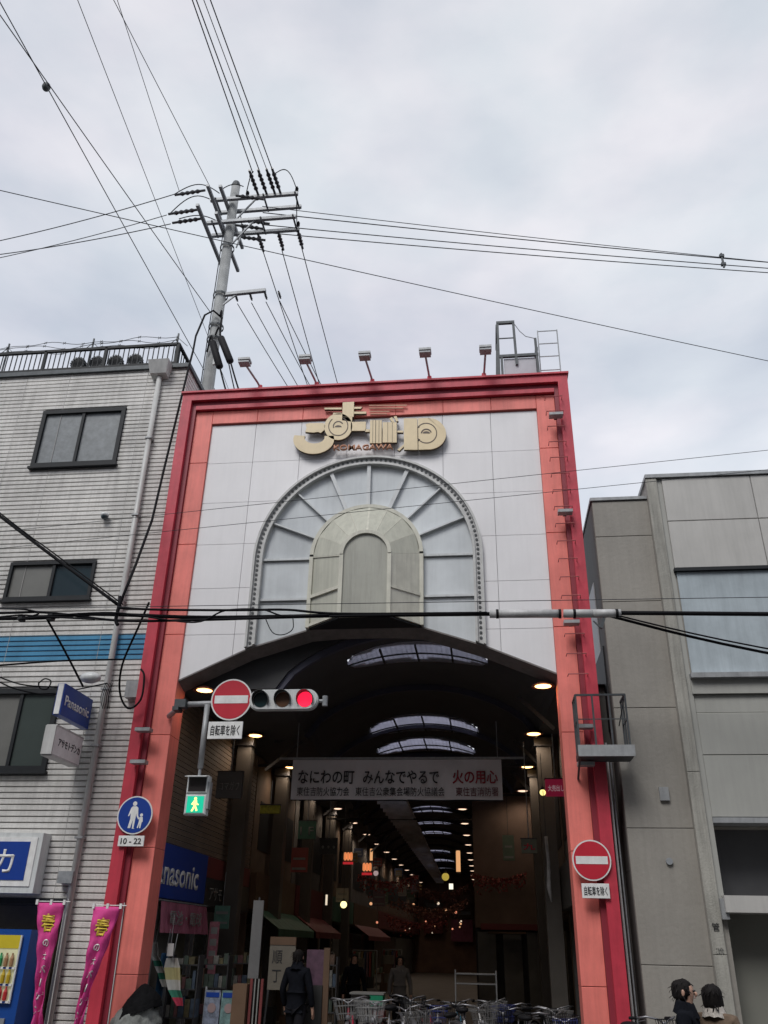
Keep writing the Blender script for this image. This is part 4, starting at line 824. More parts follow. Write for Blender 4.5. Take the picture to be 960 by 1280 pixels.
strand([(-8.6, 12.4, 6.6), (-7.7, 12.42, 6.70), (-7.2, 12.42, 6.68), (-6.0, 12.4, 6.70), (-5.0, 12.42, 6.55), (-4.5, 12.42, 6.52), (-4.1, 12.42, 6.70), (-3.5, 12.42, 6.70), (-3.1, 12.42, 6.58), (-2.4, 12.45, 6.6)], 0.014)
strand([(-8.6, 12.4, 6.86), (-8.0, 12.42, 6.83), (-7.55, 12.42, 6.80), (-7.3, 12.42, 6.72), (-7.6, 12.4, 6.62), (-7.2, 12.42, 6.66), (-6.3, 12.42, 6.6)], 0.016)
strand([(-3.45, 12.42, 6.6), (-3.3, 12.42, 6.32), (-3.12, 12.42, 6.27), (-2.97, 12.42, 6.36), (-2.98, 12.42, 6.55)], 0.008)
strand([(2.15, 12.5, 6.54), (8, 12.5, 6.40), (16, 12.5, 6.5)], 0.034)
strand([(-5.93, 12.5, 6.84), (-8.49, 12.5, 8.63), (-14, 12.5, 12.6)], 0.028); strand([(-5.9, 12.5, 6.88), (-7.4, 12.5, 7.92), (-8.49, 12.48, 8.68), (-14, 12.5, 12.7)], 0.012)
for x in (-7.62, -7.1): MB().box(x - 0.04, x + 0.04, 12.42, 12.55, 6.62, 6.72).build('strand_clamp', SRED if x > -7.3 and False else DARK, cb)
strand([(-5.95, 12.45, 7.0), (-5.92, 12.42, 6.85), (-5.95, 12.45, 6.6), (-5.9, 12.45, 6.5)], 0.03)
strand([(-7.2, 12.5, 6.68), (-6.95, 12.9, 6.2), (-6.78, 13.4, 5.75)], 0.018)
strand([(-5.45, 12.5, 6.9), (-5.75, 12.9, 6.6), (-6.1, 13.3, 6.1), (-6.2, 13.6, 5.7), (-6.05, 13.7, 5.45), (-5.85, 13.7, 5.6), (-5.85, 13.7, 6.0), (-5.95, 13.75, 6.15)], 0.018)
strand([(-10, 12.8, 5.9), (-8.3, 12.8, 5.95), (-7.2, 13.2, 6.15), (-6.3, 13.8, 6.35)], 0.016)
strand([(-10, 13.0, 6.0), (-8.6, 13.0, 5.95), (-7.8, 13.2, 5.75), (-7.3, 13.4, 5.75), (-7.0, 13.5, 5.7)], 0.012); strand([(-10, 13.1, 5.9), (-8.6, 13.0, 5.9), (-7.9, 13.2, 5.68), (-7.4, 13.4, 5.62), (-7.1, 13.5, 5.7), (-6.6, 13.9, 5.95)], 0.012)
strand([(-7.6, 13.4, 5.82), (-7.5, 13.4, 5.9), (-7.38, 13.4, 5.85), (-7.42, 13.4, 5.72), (-7.56, 13.4, 5.74), (-7.6, 13.4, 5.84)], 0.012)
for k in range(5): strand([(-6.62 + k * 0.03, 13.9, 5.95), (-6.66 + k * 0.035, 13.88, 5.7), (-6.60 + k * 0.03, 13.9, 5.5)], 0.007)
strand([(1.95, 12.5, 6.5), (4.2, 12.8, 5.98), (9, 13.2, 5.1)], 0.022); strand([(1.95, 12.45, 6.52), (4.2, 12.75, 6.03), (9, 13.2, 5.2)], 0.013)
ce = MB().ball((-6.75, 13.55, 5.95), 0.12, 12, 8, (1.6, 1, 0.8)).build('insulating_wrap', SIGH, cb, smooth=True)
SLV = mat('pale cable sleeve', (0.5, 0.5, 0.5), 0.45, 0.15, 5, streak=0.3)
for a, b in ((0.14, 1.22), (1.28, 1.72), (1.72, 2.14)): MB().tube([(a, 12.5, 6.575 - 0.02 * a), (b, 12.5, 6.575 - 0.02 * b)], 0.066, 12).build('cable_sleeve', SLV, cb, smooth=True)
for x in (0.26, 1.22, 1.44, 2.08): MB().tube([(x - 0.02, 12.5, 6.573 - 0.02 * x), (x + 0.02, 12.5, 6.573 - 0.02 * x)], 0.074, 12).build('sleeve_tie', BLACK, cb)
MB().bar((1.88, 12.5, 6.46), (1.82, 12.5, 6.30), 0.05).bar((1.82, 12.5, 6.30), (1.72, 12.5, 6.42), 0.02).build('hook', DGALV, cb)


# ================================================================== ARCADE ROOF AND INTERIOR
ar = thing('arcade_roof', 'dark vaulted arcade roof with crescent skylights and side soffits behind the gate', 'arcade roof')
YE = 118.0
def xc(y): return -1.22 - 0.05 * (min(y, 55) - 15)
def vz(u): return 5.99 + 1.08 * sqrt(max(0.0, 1 - u * u)) ** 1.4      # u = -1..1 across the vault
HV = 2.5
ys = [14.5 + 3.67 * k for k in range(0, 29)]
SKL = [(15.75, 0.85, 1.36), (21.6, 1.3, 1.4), (24.2, 1.3, 1.4)] + [(y, 1.6, 0.9) for y in (37.0, 41.0, 45.0, 55, 61, 67)]
def is_open(x, y):
    for y0, dep, w in SKL:
        s_ = (x - xc(y0)) / w
        if abs(s_) < 0.97 and abs(y - y0) < dep * 0.5 * sqrt(1 - s_ * s_) ** 0.8 * 0.95: return True
    return False
for i, (ya, yb) in enumerate(zip(ys, ys[1:])):
    q = MB(); fine = any(ya - 1 < k[0] < yb + 1 for k in SKL); NU = 48; NY = 30 if fine else 1
    for m_i in range(NY):
        y0, y1 = ya + (yb - ya) * m_i / NY, ya + (yb - ya) * (m_i + 1) / NY
        for j in range(NU):
            u0, u1 = -1 + 2 * j / NU, -1 + 2 * (j + 1) / NU
            if fine and is_open(xc(y0) + HV * (u0 + u1) / 2, (y0 + y1) / 2): continue
            q.add([(xc(y0) + HV * u0, y0, vz(u0)), (xc(y0) + HV * u1, y0, vz(u1)), (xc(y1) + HV * u1, y1, vz(u1)), (xc(y1) + HV * u0, y1, vz(u0))], [(0, 1, 2, 3)])
    q.add([(-9.0, ya, 5.99), (xc(ya) - HV, ya, 5.99), (xc(yb) - HV, yb, 5.99), (-9.0, yb, 5.99)], [(0, 1, 2, 3)])
    q.add([(xc(ya) + HV, ya, 5.99), (3.2, ya, 5.99), (3.2, yb, 5.99), (xc(yb) + HV, yb, 5.99)], [(0, 1, 2, 3)])
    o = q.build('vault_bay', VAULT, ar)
    NU = 18; rib = MB(); yy = ya + 0.06
    for j in range(NU):
        u0, u1 = -1 + 2 * j / NU, -1 + 2 * (j + 1) / NU
        rib.bar((xc(ya) + HV * u0, yy, vz(u0) - 0.07), (xc(ya) + HV * u1, yy, vz(u1) - 0.07), 0.10, 0.12)
    rib.build('arch_rib', VAULTN, ar)
ep = MB()
for j in range(24):
    u0, u1 = -1 + j / 12, -1 + (j + 1) / 12; x0, x1 = xc(14.5) + HV * u0, xc(14.5) + HV * u1
    ep.prism([(x0, vz(u0) - 0.01), (x1, vz(u1) - 0.01), (x1, 7.5), (x0, 7.5)], 14.46, 14.52)
ep.box(-5.9, xc(14.5) - HV, 14.46, 14.52, 5.97, 7.5).box(xc(14.5) + HV, 1.8, 14.46, 14.52, 5.97, 7.5).build('end_plate', DINT, ar)
MB().box(-9.1, -9.0, 14.6, 118, 0.12, 7.4).box(3.2, 3.3, 14.5, 118, 0.12, 7.4).build('clerestory_wall', DINT, ar)
for k in range(0, 7):
    y = 15.2 + 3.67 * k
    for a, b in (((-4.72, y, 6.75 if k == 0 else 5.95), (-4.08, y, 6.2)), ((0.62, y, 5.97), (1.22, y, 5.38))):
        MB().bar(a, b, 0.07).build('knee_brace', DINT, ar)
    MB().bar((-4.9, y, 5.35), (-4.1, y, 5.97), 0.06).build('knee_brace', DINT, ar)
MB().bar((-4.12, 15.3, 7.25), (-4.04, 15.3, 6.45), 0.03).build('hanger_rod', GALV, ar)
for y in (19.7, 24.0, 29.0): MB().bar((-5.3, y, 5.6), (1.3, y, 5.6), 0.05).build('tie_beam', DINT, ar)
# skylights: crescents let into the vault
def skylight(y0, dep, w, m, seg=4):
    fr_ = None
    for q in range(seg):
        mb = MB(); N = 7
        pts = []
        for i in range(N + 1):
            s_ = -1 + 2 * (q + 0.0 + 1.0 * i / N) / seg
            x = xc(y0) + w * s_; u = (x - xc(y0)) / HV; h = sqrt(max(0, 1 - s_ * s_)) ** 0.8
            pts.append(((x, y0 - dep * h * 0.62 - 0.02, vz(u) - 0.03), (x, y0 + dep * h * 0.68 + 0.04, vz(u) - 0.05)))
        for (a, b), (c, d) in zip(pts, pts[1:]): mb.add([a, c, d, b, (a[0], a[1], a[2] + .015), (c[0], c[1], c[2] + .015), (d[0], d[1], d[2] + .015), (b[0], b[1], b[2] + .015)], [(0, 1, 2, 3), (7, 6, 5, 4), (0, 4, 5, 1), (1, 5, 6, 2), (2, 6, 7, 3), (3, 7, 4, 0)])
        mb.build('skylight_pane', m, ar)
        if q:
            s_ = -1 + 2 * q / seg; x = xc(y0) + w * s_; h = sqrt(1 - s_ * s_) ** 0.8; MB().bar((x, y0 - dep * h * 0.58, vz(w * s_ / HV) - 0.075), (x, y0 + dep * h * 0.58, vz(w * s_ / HV) - 0.075), 0.035).build('skylight_bar', DINT, ar)
    rb_ = MB(); P_ = []
    for i in range(25):
        s_ = -1 + 2 * i / 24; x = xc(y0) + w * s_; u = (x - xc(y0)) / HV; h = sqrt(max(0, 1 - s_ * s_)) ** 0.8
        P_.append((x, y0, vz(u) - 0.08))
    rb_.tube(P_, 0.018, 5); rb_.build('skylight_rib', DINT, ar)
skylight(15.75, 0.85, 1.36, SKYL); skylight(21.6, 1.3, 1.4, SKYL2); skylight(24.2, 1.3, 1.4, SKYL2)
for y in (37.0, 41.0, 45.0, 55, 61, 67): skylight(y, 1.6, 0.9, SKYL2)
hd = thing('hanging_lattice', 'long pale slatted strip hanging under the left of the arcade vault', 'ceiling strip')
HG = mat('hanging strip grey', (0.72, 0.72, 0.73), 0.7, 0.3, 3)
for k in range(44):
    y = 25 + 0.8 * k; x = -2.72 - 0.012 * k; w = 0.42 - 0.004 * k
    MB().box(x - w, x + w, y, y + 0.02, 5.50, 5.72).build('slat', HG, hd)
for s_ in (-1, 1): MB().bar((-2.72 + 0.4 * s_, 25, 5.68), (-3.25 + 0.25 * s_, 60, 5.68), 0.04).build('runner', HG, hd)
# pendant downlights
def pend(x, y, label, m, z=5.93, s=1.0):
    t = thing('pendant_lamp', label, 'ceiling lamp', (x, y, z), 0, 'round downlights along the arcade sides')
    MB().lathe((0, 0, 0), [(0.0, 0.06), (0.09 * s, 0.06), (0.12 * s, 0.045), (0.2 * s, 0.0), (0.205 * s, -0.008), (0.15 * s, -0.002), (0.0, 0.02)], 20).build('shade', mat('copper shade', (0.2, 0.06, 0.04), 0.4), t)
    MB().lathe((0, 0, 0), [(0.0, -0.02), (0.09 * s, -0.018), (0.14 * s, -0.004), (0.0, 0.0)], 16).build('glow_disc', m, t)
    ld = bpy.data.lights.new('lamp_light', 'SPOT'); ld.energy = 4 if y < 15 else 24; ld.color = (1, 0.80, 0.62); ld.shadow_soft_size = 0.12; ld.spot_size = radians(160); ld.spot_blend = 0.6
    lo = bpy.data.objects.new('lamp_light', ld); COL.objects.link(lo); lo.parent = t; lo.location = (0, 0, -0.05)
    return t
ORX = ['nearest', 'second', 'third', 'fourth', 'fifth', 'sixth', 'seventh', 'eighth', 'ninth', 'tenth', 'eleventh', 'twelfth', 'thirteenth', 'fourteenth', 'fifteenth', 'sixteenth', 'seventeenth', 'farthest']
ORD = ['nearest', 'second', 'third', 'fourth', 'fifth', 'sixth', 'seventh', 'eighth', 'ninth', 'tenth', 'eleventh', 'twelfth']
for k in range(15): pend(-4.97, 14.37 + 3.67 * k, f'{ORX[k]} round downlight from the gate in the left row of the arcade', WARM if k < 3 else WARMD)
for k in range(14): pend(1.02 if k < 4 else -0.82 - 0.03 * (k - 4), 14.37 + 3.67 * k, f'{ORX[k]} round downlight from the gate in the right row of the arcade', WARM if k < 3 else WARMD)
# columns
def column(x, y, lab, h=5.9):
    t = thing('arcade_column', lab, 'column', (x, y, 0.12), 0, 'dark steel arcade columns')
    MB().box(-0.15, 0.15, -0.15, 0.15, 0, h - 0.1).build('shaft', mat('column steel', (0.09, 0.08, 0.07), 0.5, 0.2, 2), t)
    MB().box(-0.2, 0.2, -0.2, 0.2, 0, 0.5).build('base_casing', DINT, t); MB().box(-0.19, 0.19, -0.19, 0.19, h - 0.28, h - 0.1).build('cap_plate', DINT, t)
for k in range(5): column(-5.22, 18.3 + 3.67 * k, f'{ORD[k]} dark arcade column from the gate on the left side')
for k in range(2): column(1.22, 18.5 + 3.67 * k, f'{ORD[k]} dark arcade column from the gate on the right side')
# shops along both sides
def shop(side, y0, y1, wall, fascia, name_lab, ft=None, fcol=SWHITE, awn=None):
    t = thing('arcade_shop', name_lab, 'shop', (0, 0, 0))
    s_ = 1 if side == 'l' else -1; xw = -5.5 if side == 'l' else 1.55
    def bx(mb, a, b, *r): return mb.box(min(a, b), max(a, b), *r)
    def X(d): return xw + s_ * d
    bx(MB(), X(0), X(-3.4), y0, y1, 2.55, 5.97).build('upper_wall', wall, t)
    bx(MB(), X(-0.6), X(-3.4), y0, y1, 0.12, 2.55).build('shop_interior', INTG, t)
    for yy in (y0, y1 - 0.12): bx(MB(), X(0), X(-0.6), yy, yy + 0.12, 0.12, 2.55).build('pier', wall, t)
    n = 3; w = (y1 - y0 - 0.24) / n
    for i in range(n): bx(MB(), X(-0.25), X(-0.28), y0 + 0.14 + w * i, y0 + 0.10 + w * (i + 1), 0.2, 2.3).build('door_panel', SHUT if (i + int(y0)) % 2 else GLASSG, t)
    f_ = bx(MB(), X(0.02), X(0.16), y0 + 0.05, y1 - 0.05, 2.6, 3.36).build('fascia', fascia, t)
    if ft: put_text(ft, 0.3, fcol, f_, (X(0.163), (y0 + y1) / 2, 2.98), w=(y1 - y0) * 0.72, face='+x' if side == 'l' else '-x', bold=0.01)
    for i in range(2): bx(MB(), X(0.01), X(-0.02), y0 + 0.5 + i * (y1 - y0) / 2, y0 + 0.1 + (i + 0.9) * (y1 - y0) / 2, 3.9, 5.0).build('window', DARK, t)
    if awn:
        A = MB(); k = 8
        for i in range(k):
            ya, yb = y0 + 0.1 + (y1 - y0 - 0.2) * i / k, y0 + 0.1 + (y1 - y0 - 0.2) * (i + 1) / k - 0.01
            A.add([(X(0.18), ya, 2.58), (X(0.18), yb, 2.58), (X(0.75), yb, 2.2), (X(0.75), ya, 2.2), (X(0.75), ya, 2.05), (X(0.75), yb, 2.05)], [(0, 1, 2, 3), (3, 2, 5, 4)])
        a_ = A.build('awning', awn, t); mm = a_.modifiers.new('thickness', 'SOLIDIFY'); mm.thickness = 0.01
    return t
DRED = mat('dull red board', (0.16, 0.03, 0.03), 0.6, 0.2, 2); DGRN = mat('dull green board', (0.04, 0.12, 0.08), 0.6, 0.2, 2); DBRN = mat('dull brown board', (0.12, 0.07, 0.04), 0.6, 0.2, 2); DBLK = mat('dark board', (0.03, 0.03, 0.03), 0.5, 0.1, 2)
CREAM = mat('cream board', (0.14, 0.125, 0.10), 0.7, 0.15, 3); PALE = mat('pale print', (0.22, 0.22, 0.21), 0.7); MAUVE = mat('mauve banner', (0.30, 0.09, 0.14), 0.8, 0.25, 4)
# first shop: tile courses above a blue lettered fascia
t = thing('electrical_shop', 'corner electrical shop just inside the left pillar with brown tiled upper wall', 'shop')
MB().box(-8.8, -5.52, 14.6, 20.4, 3.42, 5.97).build('upper_wall', TILEBACK, t)
cm_ = MB().box(0, 0.022, 0, 5.85, 0, 0.08).mesh('tile_course', BRICK)
for k in range(27): inst(cm_, 'tile_course', t, (-5.52, 14.56, 3.43 + k * 0.094))
MB().box(-8.8, -5.56, 14.6, 20.4, 2.5, 3.42).box(-8.8, -6.2, 14.6, 20.4, 0.12, 2.5).build('shop_interior', INTG, t)
MB().box(-5.56, -5.42, 14.46, 17.05, 2.56, 3.40).build('fascia', BLUE, t)
put_text('Panasonic', 0.40, SWHITE, t, (-5.417, 15.36, 2.96), w=2.42, face='+x', bold=0.02)
MB().box(-5.56, -5.44, 17.07, 20.3, 3.03, 3.40).build('fascia', DRED, t); MB().box(-5.56, -5.42, 17.07, 20.3, 2.52, 3.02).build('fascia', DBLK, t)
put_text('アサモトデンカ', 0.26, PALE, t, (-5.417, 18.35, 2.76), w=2.0, face='+x', bold=0.01)
for y0, y1, m in ((14.62, 15.3, GLASSG), (15.34, 16.2, SHUT), (16.24, 17.1, mat('dim green door', (0.11, 0.12, 0.09), 0.4)), (17.5, 18.4, GLASSG), (18.45, 19.3, SHUT)):
    MB().box(-5.76, -5.72, y0, y1, 0.12, 2.1).build('door_panel', m, t)
for y in (14.58, 15.32, 16.22, 17.2, 17.42): MB().box(-5.74, -5.66, y - 0.03, y + 0.03, 0.12, 2.5).build('door_post', GREYM, t)
t = thing('cloth_banner', 'mauve printed cloth banner hung under the blue fascia inside the left pillar', 'banner')
c = MB()
for i in range(30): y = 14.55 + 2.5 * i / 30; c.add([(-5.34 + 0.015 * sin(i), y, 2.50), (-5.34 + 0.015 * sin(i + 1), y + 2.5 / 30, 2.50), (-5.30 + 0.03 * sin(i * 1.3 + 1.3), y + 2.5 / 30, 2.04), (-5.30 + 0.03 * sin(i * 1.3), y, 2.04)], [(0, 1, 2, 3)])
c_ = c.build('cloth', MAUVE, t); mm = c_.modifiers.new('thickness', 'SOLIDIFY'); mm.thickness = 0.004
put_text('電池・電球', 0.22, PALE, t, (-5.265, 15.7, 2.27), w=1.7, face='+x', bold=0.01)
MB().tube([(-5.36, 14.5, 2.52), (-5.36, 17.1, 2.52)], 0.012, 6).build('rod', GALV, t)
shop('l', 20.5, 24.9, INTW, DBRN, 'second shop on the left side of the arcade with a brown fascia', None, awn=DGRN)
shop('l', 25.0, 29.4, INTG, DRED, 'third shop on the left side of the arcade with a red fascia', awn=DRED)
shop('l', 29.5, 35.9, INTW, DGRN, 'fourth shop on the left side of the arcade with a green fascia')
shop('l', 36.0, 44.0, INTG, DBRN, 'fifth shop on the left side, deep in the arcade', awn=DRED)
shop('l', 44.1, 80.0, INTW, DRED, 'farthest shop on the left side of the arcade')
shop('r', 14.6, 18.9, INTG, DBLK, 'first shop on the right side of the arcade behind the pillar')
shop('r', 19.0, 25.8, INTW, DBRN, 'second shop on the right side of the arcade by the columns')
t = thing('brown_fronted_shop', 'brown walled shop facing the entrance where the arcade bends left', 'shop')
MB().box(-0.45, 3.1, 26.0, 60, 2.4, 5.97).build('upper_wall', mat('lit brown wall', (0.15, 0.10, 0.075), 0.8, 0.35, 0.8), t)
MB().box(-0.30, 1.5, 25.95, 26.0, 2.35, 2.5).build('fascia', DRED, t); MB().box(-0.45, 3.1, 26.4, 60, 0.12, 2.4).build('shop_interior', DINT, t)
for x in (-0.4, 0.3, 0.95): MB().box(x, x + 0.5, 26.1, 26.14, 0.2, 2.3).build('door_panel', SHUT, t)
MB().box(-0.1, 0.9, 25.2, 25.9, 2.25, 2.3).build('awning', DBRN, t)
struct('arcade_end_wall', MB().box(-9, 3.3, 70.0, 70.3, 0.12, 7.4), mat('end wall brown', (0.22, 0.13, 0.09), 0.8, 0.4, 0.8))
for k, (x, z, w, m_) in enumerate(((-6.6, 4.2, 1.8, 0), (-4.3, 4.6, 1.4, 2), (-2.2, 4.1, 1.6, 3), (-0.3, 4.5, 1.2, 5))):
    t = thing('end_wall_sign', f"{('dull red', 'pale grey', 'brown', 'mauve')[k]} shop sign on the far end wall of the arcade", 'sign', (x, 69.9, z))
    MB().box(-w / 2, w / 2, -0.1, 0.08, -0.35, 0.35).build('cabinet', (DRED, CREAM, DBRN, MAUVE)[k], t); MB().box(-w / 2 + 0.15, w / 2 - 0.15, -0.11, -0.1, -0.12, 0.12).build('print', PALE, t); MB().box(-w / 2, w / 2, -0.5, -0.3, -1.9, -0.45).build('shop_curtain', (DGRN, DRED, MAUVE, DBRN)[k], t)

# fire safety banner
t = thing('fire_safety_banner', 'wide white banner with black and red Japanese lettering hung across the arcade', 'banner', (-1.79, 17.0, 4.83))
BAN = mat('banner sheet', (0.6, 0.58, 0.58), 0.7, 0.12, 1.5)
c = MB(); N = 26
for i in range(N):
    x0, x1 = -2.07 + 4.16 * i / N, -2.07 + 4.16 * (i + 1) / N
    f0, f1 = 0.02 * sin(i * 0.8), 0.02 * sin((i + 1) * 0.8)
    c.add([(x0, 0, 0.38), (x1, 0, 0.38), (x1, f1, -0.38), (x0, f0, -0.38)], [(0, 1, 2, 3)])
c_ = c.build('sheet', BAN, t); mm = c_.modifiers.new('thickness', 'SOLIDIFY'); mm.thickness = 0.006
BK = mat('banner ink', (0.02, 0.02, 0.02), 0.7); RK = mat('banner red ink', (0.28, 0.02, 0.03), 0.7)
put_text('なにわの町', 0.26, BK, t, (-1.37, -0.035, 0.04), w=1.13, bold=0.012); put_text('みんなでやるで', 0.26, BK, t, (0.12, -0.035, 0.04), w=1.50, bold=0.012); put_text('火の用心', 0.26, RK, t, (1.57, -0.035, 0.04), w=0.88, bold=0.02)
put_text('東住吉防火協力会', 0.17, BK, t, (-1.42, -0.035, -0.235), w=1.05, bold=0.002); put_text('東住吉公衆集会場防火協議会', 0.17, BK, t, (0.10, -0.035, -0.235), w=1.75, bold=0.002); put_text('東住吉消防署', 0.17, mat('banner dark red ink', (0.12, 0.02, 0.025), 0.7), t, (1.60, -0.035, -0.235), w=0.82, bold=0.002)
MB().bar((-2.35, 0.02, 0.41), (2.55, 0.02, 0.41), 0.04).build('top_rod', GREYM, t); MB().bar((-2.07, 0.03, -0.39), (2.09, 0.03, -0.39), 0.02).build('bottom_rod', DARK, t)
for x in (-2.0, 2.02): MB().bar((x, 0.02, 0.41), (x, 0.02, 1.13), 0.015).build('hanger', GALV, t)

# small hanging and bracket signs, lamps
def hsign(loc, w, h, m, label, txt=None, tm=PALE, d=0.1, rod=0.5, th=0.17):
    t = thing('hanging_sign', label, 'sign', loc)
    MB().box(-w / 2, w / 2, -d / 2, d / 2, -h / 2, h / 2).build('cabinet', m, t)
    MB().box(-w / 2 - 0.012, w / 2 + 0.012, -d / 2 - 0.005, d / 2 + 0.005, h / 2, h / 2 + 0.02).build('top_trim', DINT, t)
    if txt: put_text(txt, th, tm, t, (0, -d / 2 - 0.004, -h * 0.05), w=w * 0.78, bold=0.015)
    MB().bar((0, 0, h / 2), (0, 0, h / 2 + rod), 0.02).build('rod', GALV, t)
    return t
hsign((-5.12, 17.0, 4.72), 0.52, 0.5, mat('grey sign face', (0.11, 0.11, 0.11), 0.5), 'grey hanging sign with pale lettering just inside the left pillar', 'コマガワ', PALE, rod=1.2)
hsign((-4.55, 18.2, 4.42), 0.42, 0.16, mat('yellow green flower board', (0.35, 0.35, 0.03), 0.5, 0.5, 20), 'yellow green flower board on the left below the pink lit lamp')
hsign((-4.10, 20.0, 4.22), 0.40, 0.38, DGRN, 'dark green hanging sign with pale marks left of the arcade centre', '1 F', PALE, rod=0.9)
hsign((-3.86, 21.5, 4.02), 0.42, 0.34, DBLK, 'black hanging sign with three pale dots left of the arcade centre', '• • •', PALE, rod=1.1, th=0.07)
LR = mat('lit orange sign', (0.6, 0.25, 0.1), 0.5, emit=(1.0, 0.33, 0.12), estr=0.5); LRR = mat('lit red strip', (0.4, 0.03, 0.03), 0.5, emit=(0.7, 0.03, 0.04), estr=0.4)
for x, z, q in ((-3.92, 4.10, 'left'), (-3.38, 3.83, 'right')):
    t = thing('lantern', f'{q} one of two small glowing orange paper lanterns at mid arcade', 'lantern', (x, 25, z), 0, 'glowing orange lanterns')
    for k in range(3): MB().lathe((-0.085 + 0.085 * k, 0, 0), [(0, 0.11), (0.025, 0.11), (0.04, 0.07), (0.042, -0.06), (0.025, -0.1), (0, -0.1)], 8).build('paper_body', LR, t)
    MB().box(-0.14, 0.14, -0.03, 0.03, -0.2, -0.14).build('red_strip', LRR, t); MB().bar((0, 0, 0.11), (0, 0, 1.3), 0.012).build('cord', DINT, t)
for x, y, z, h, q in ((-4.97, 38, 5.3, 0.46, 'left column'), (-0.87, 25.5, 4.05, 0.55, 'edge of the brown wall')):
    t = thing('wall_lantern', f'tall narrow amber lamp on the {q} deep in the arcade', 'wall lamp', (x, y, z))
    MB().lathe((0, 0, 0), [(0, h / 2), (0.05, h / 2), (0.06, h / 2 - 0.03), (0.06, -h / 2), (0, -h / 2)], 10).build('tube_lamp', mat('amber tube', (0.6, 0.35, 0.15), 0.4, emit=(1, 0.5, 0.22), estr=0.55), t)
    MB().box(-0.07, 0.07, -0.02, 0.09, h / 2, h / 2 + 0.05).box(-0.07, 0.07, -0.02, 0.09, -h / 2 - 0.05, -h / 2).build('cap', DINT, t)
def globe(loc, r, m, label, name='globe_lamp'):
    t = thing(name, label, 'lamp', loc); MB().ball((0, 0, 0), r, 14, 10).build('globe', m, t, smooth=True); MB().lathe((0, 0, r), [(0, 0.05), (0.03, 0.05), (0.05, -0.01), (0, -0.01)], 8).build('cap', DINT, t); MB().bar((0, 0, r), (0, 0, r + 0.7), 0.012).build('cord', DINT, t)
globe((-4.0, 25, 2.88), 0.09, mat('bright yellow globe', (1, 0.9, 0.4), 0.4, emit=(1, 0.86, 0.36), estr=1.4), 'bright yellow glowing globe lamp low on the left of the arcade')
globe((-1.21, 25, 3.61), 0.10, YELD, 'dim yellow globe lamp above the small white lamp near the centre')
globe((-3.13, 25, 3.68), 0.07, mat('pale grey globe', (0.5, 0.4, 0.4), 0.4, emit=(0.8, 0.6, 0.6), estr=0.3), 'pale pinkish globe lamp right of the orange lanterns')
globe((1.10, 17.6, 4.68), 0.06, YEL, 'small yellow lamp next to the little red sign by the right pillar')
t = thing('small_lamp', 'tiny square white lamp under the dim yellow globe', 'lamp', (-1.06, 25, 3.37)); MB().box(-0.055, 0.055, -0.02, 0.02, -0.07, 0.07).build('lens', LAMPHOT if False else mat('white square lamp', (0.9, 0.9, 0.75), 0.4, emit=(1, 0.95, 0.75), estr=0.9), t); MB().box(-0.065, 0.065, 0.0, 0.05, -0.08, 0.08).build('case', DINT, t)
t = thing('small_lamp', 'narrow upright white lamp low on the left of the arcade', 'lamp', (-4.48, 25, 2.99)); MB().box(-0.025, 0.025, -0.02, 0.02, -0.13, 0.13).build('lens', mat('warm white strip', (0.9, 0.8, 0.6), 0.4, emit=(1, 0.85, 0.65), estr=0.6), t); MB().box(-0.04, 0.04, 0.0, 0.05, -0.15, 0.15).build('case', DINT, t)
hsign((1.36, 17.6, 4.77), 0.40, 0.32, mat('small red sign face', (0.35, 0.02, 0.06), 0.5, emit=(0.5, 0.02, 0.08), estr=0.12), 'small red sign with pale lettering beside the right pillar', '大売出し', mat('pale pink lettering', (0.6, 0.45, 0.5), 0.5, emit=(0.7, 0.5, 0.55), estr=0.15), rod=0.9, th=0.12)
hsign((0.79, 18.0, 3.72), 0.30, 0.26, mat('greenish sign face', (0.14, 0.15, 0.11), 0.5), 'small grey green sign with a red mark left of the right column', '九', SRED, rod=1.9, th=0.12)
t = thing('tall_rolled_flag', 'narrow white rolled flag hanging beside the right column', 'flag', (1.10, 17.5, 3.3)); MB().tube([(0, 0, 0.55), (0.02, 0, 0.1), (0.0, 0.02, -0.35), (0.03, 0, -0.6)], [0.03, 0.035, 0.045, 0.02], 8).build('cloth', mat('dim white cloth', (0.25, 0.24, 0.24), 0.8, 0.3, 8), t, smooth=True); MB().bar((0, 0, 0.55), (0, 0, 1.4), 0.012).build('cord', DINT, t)

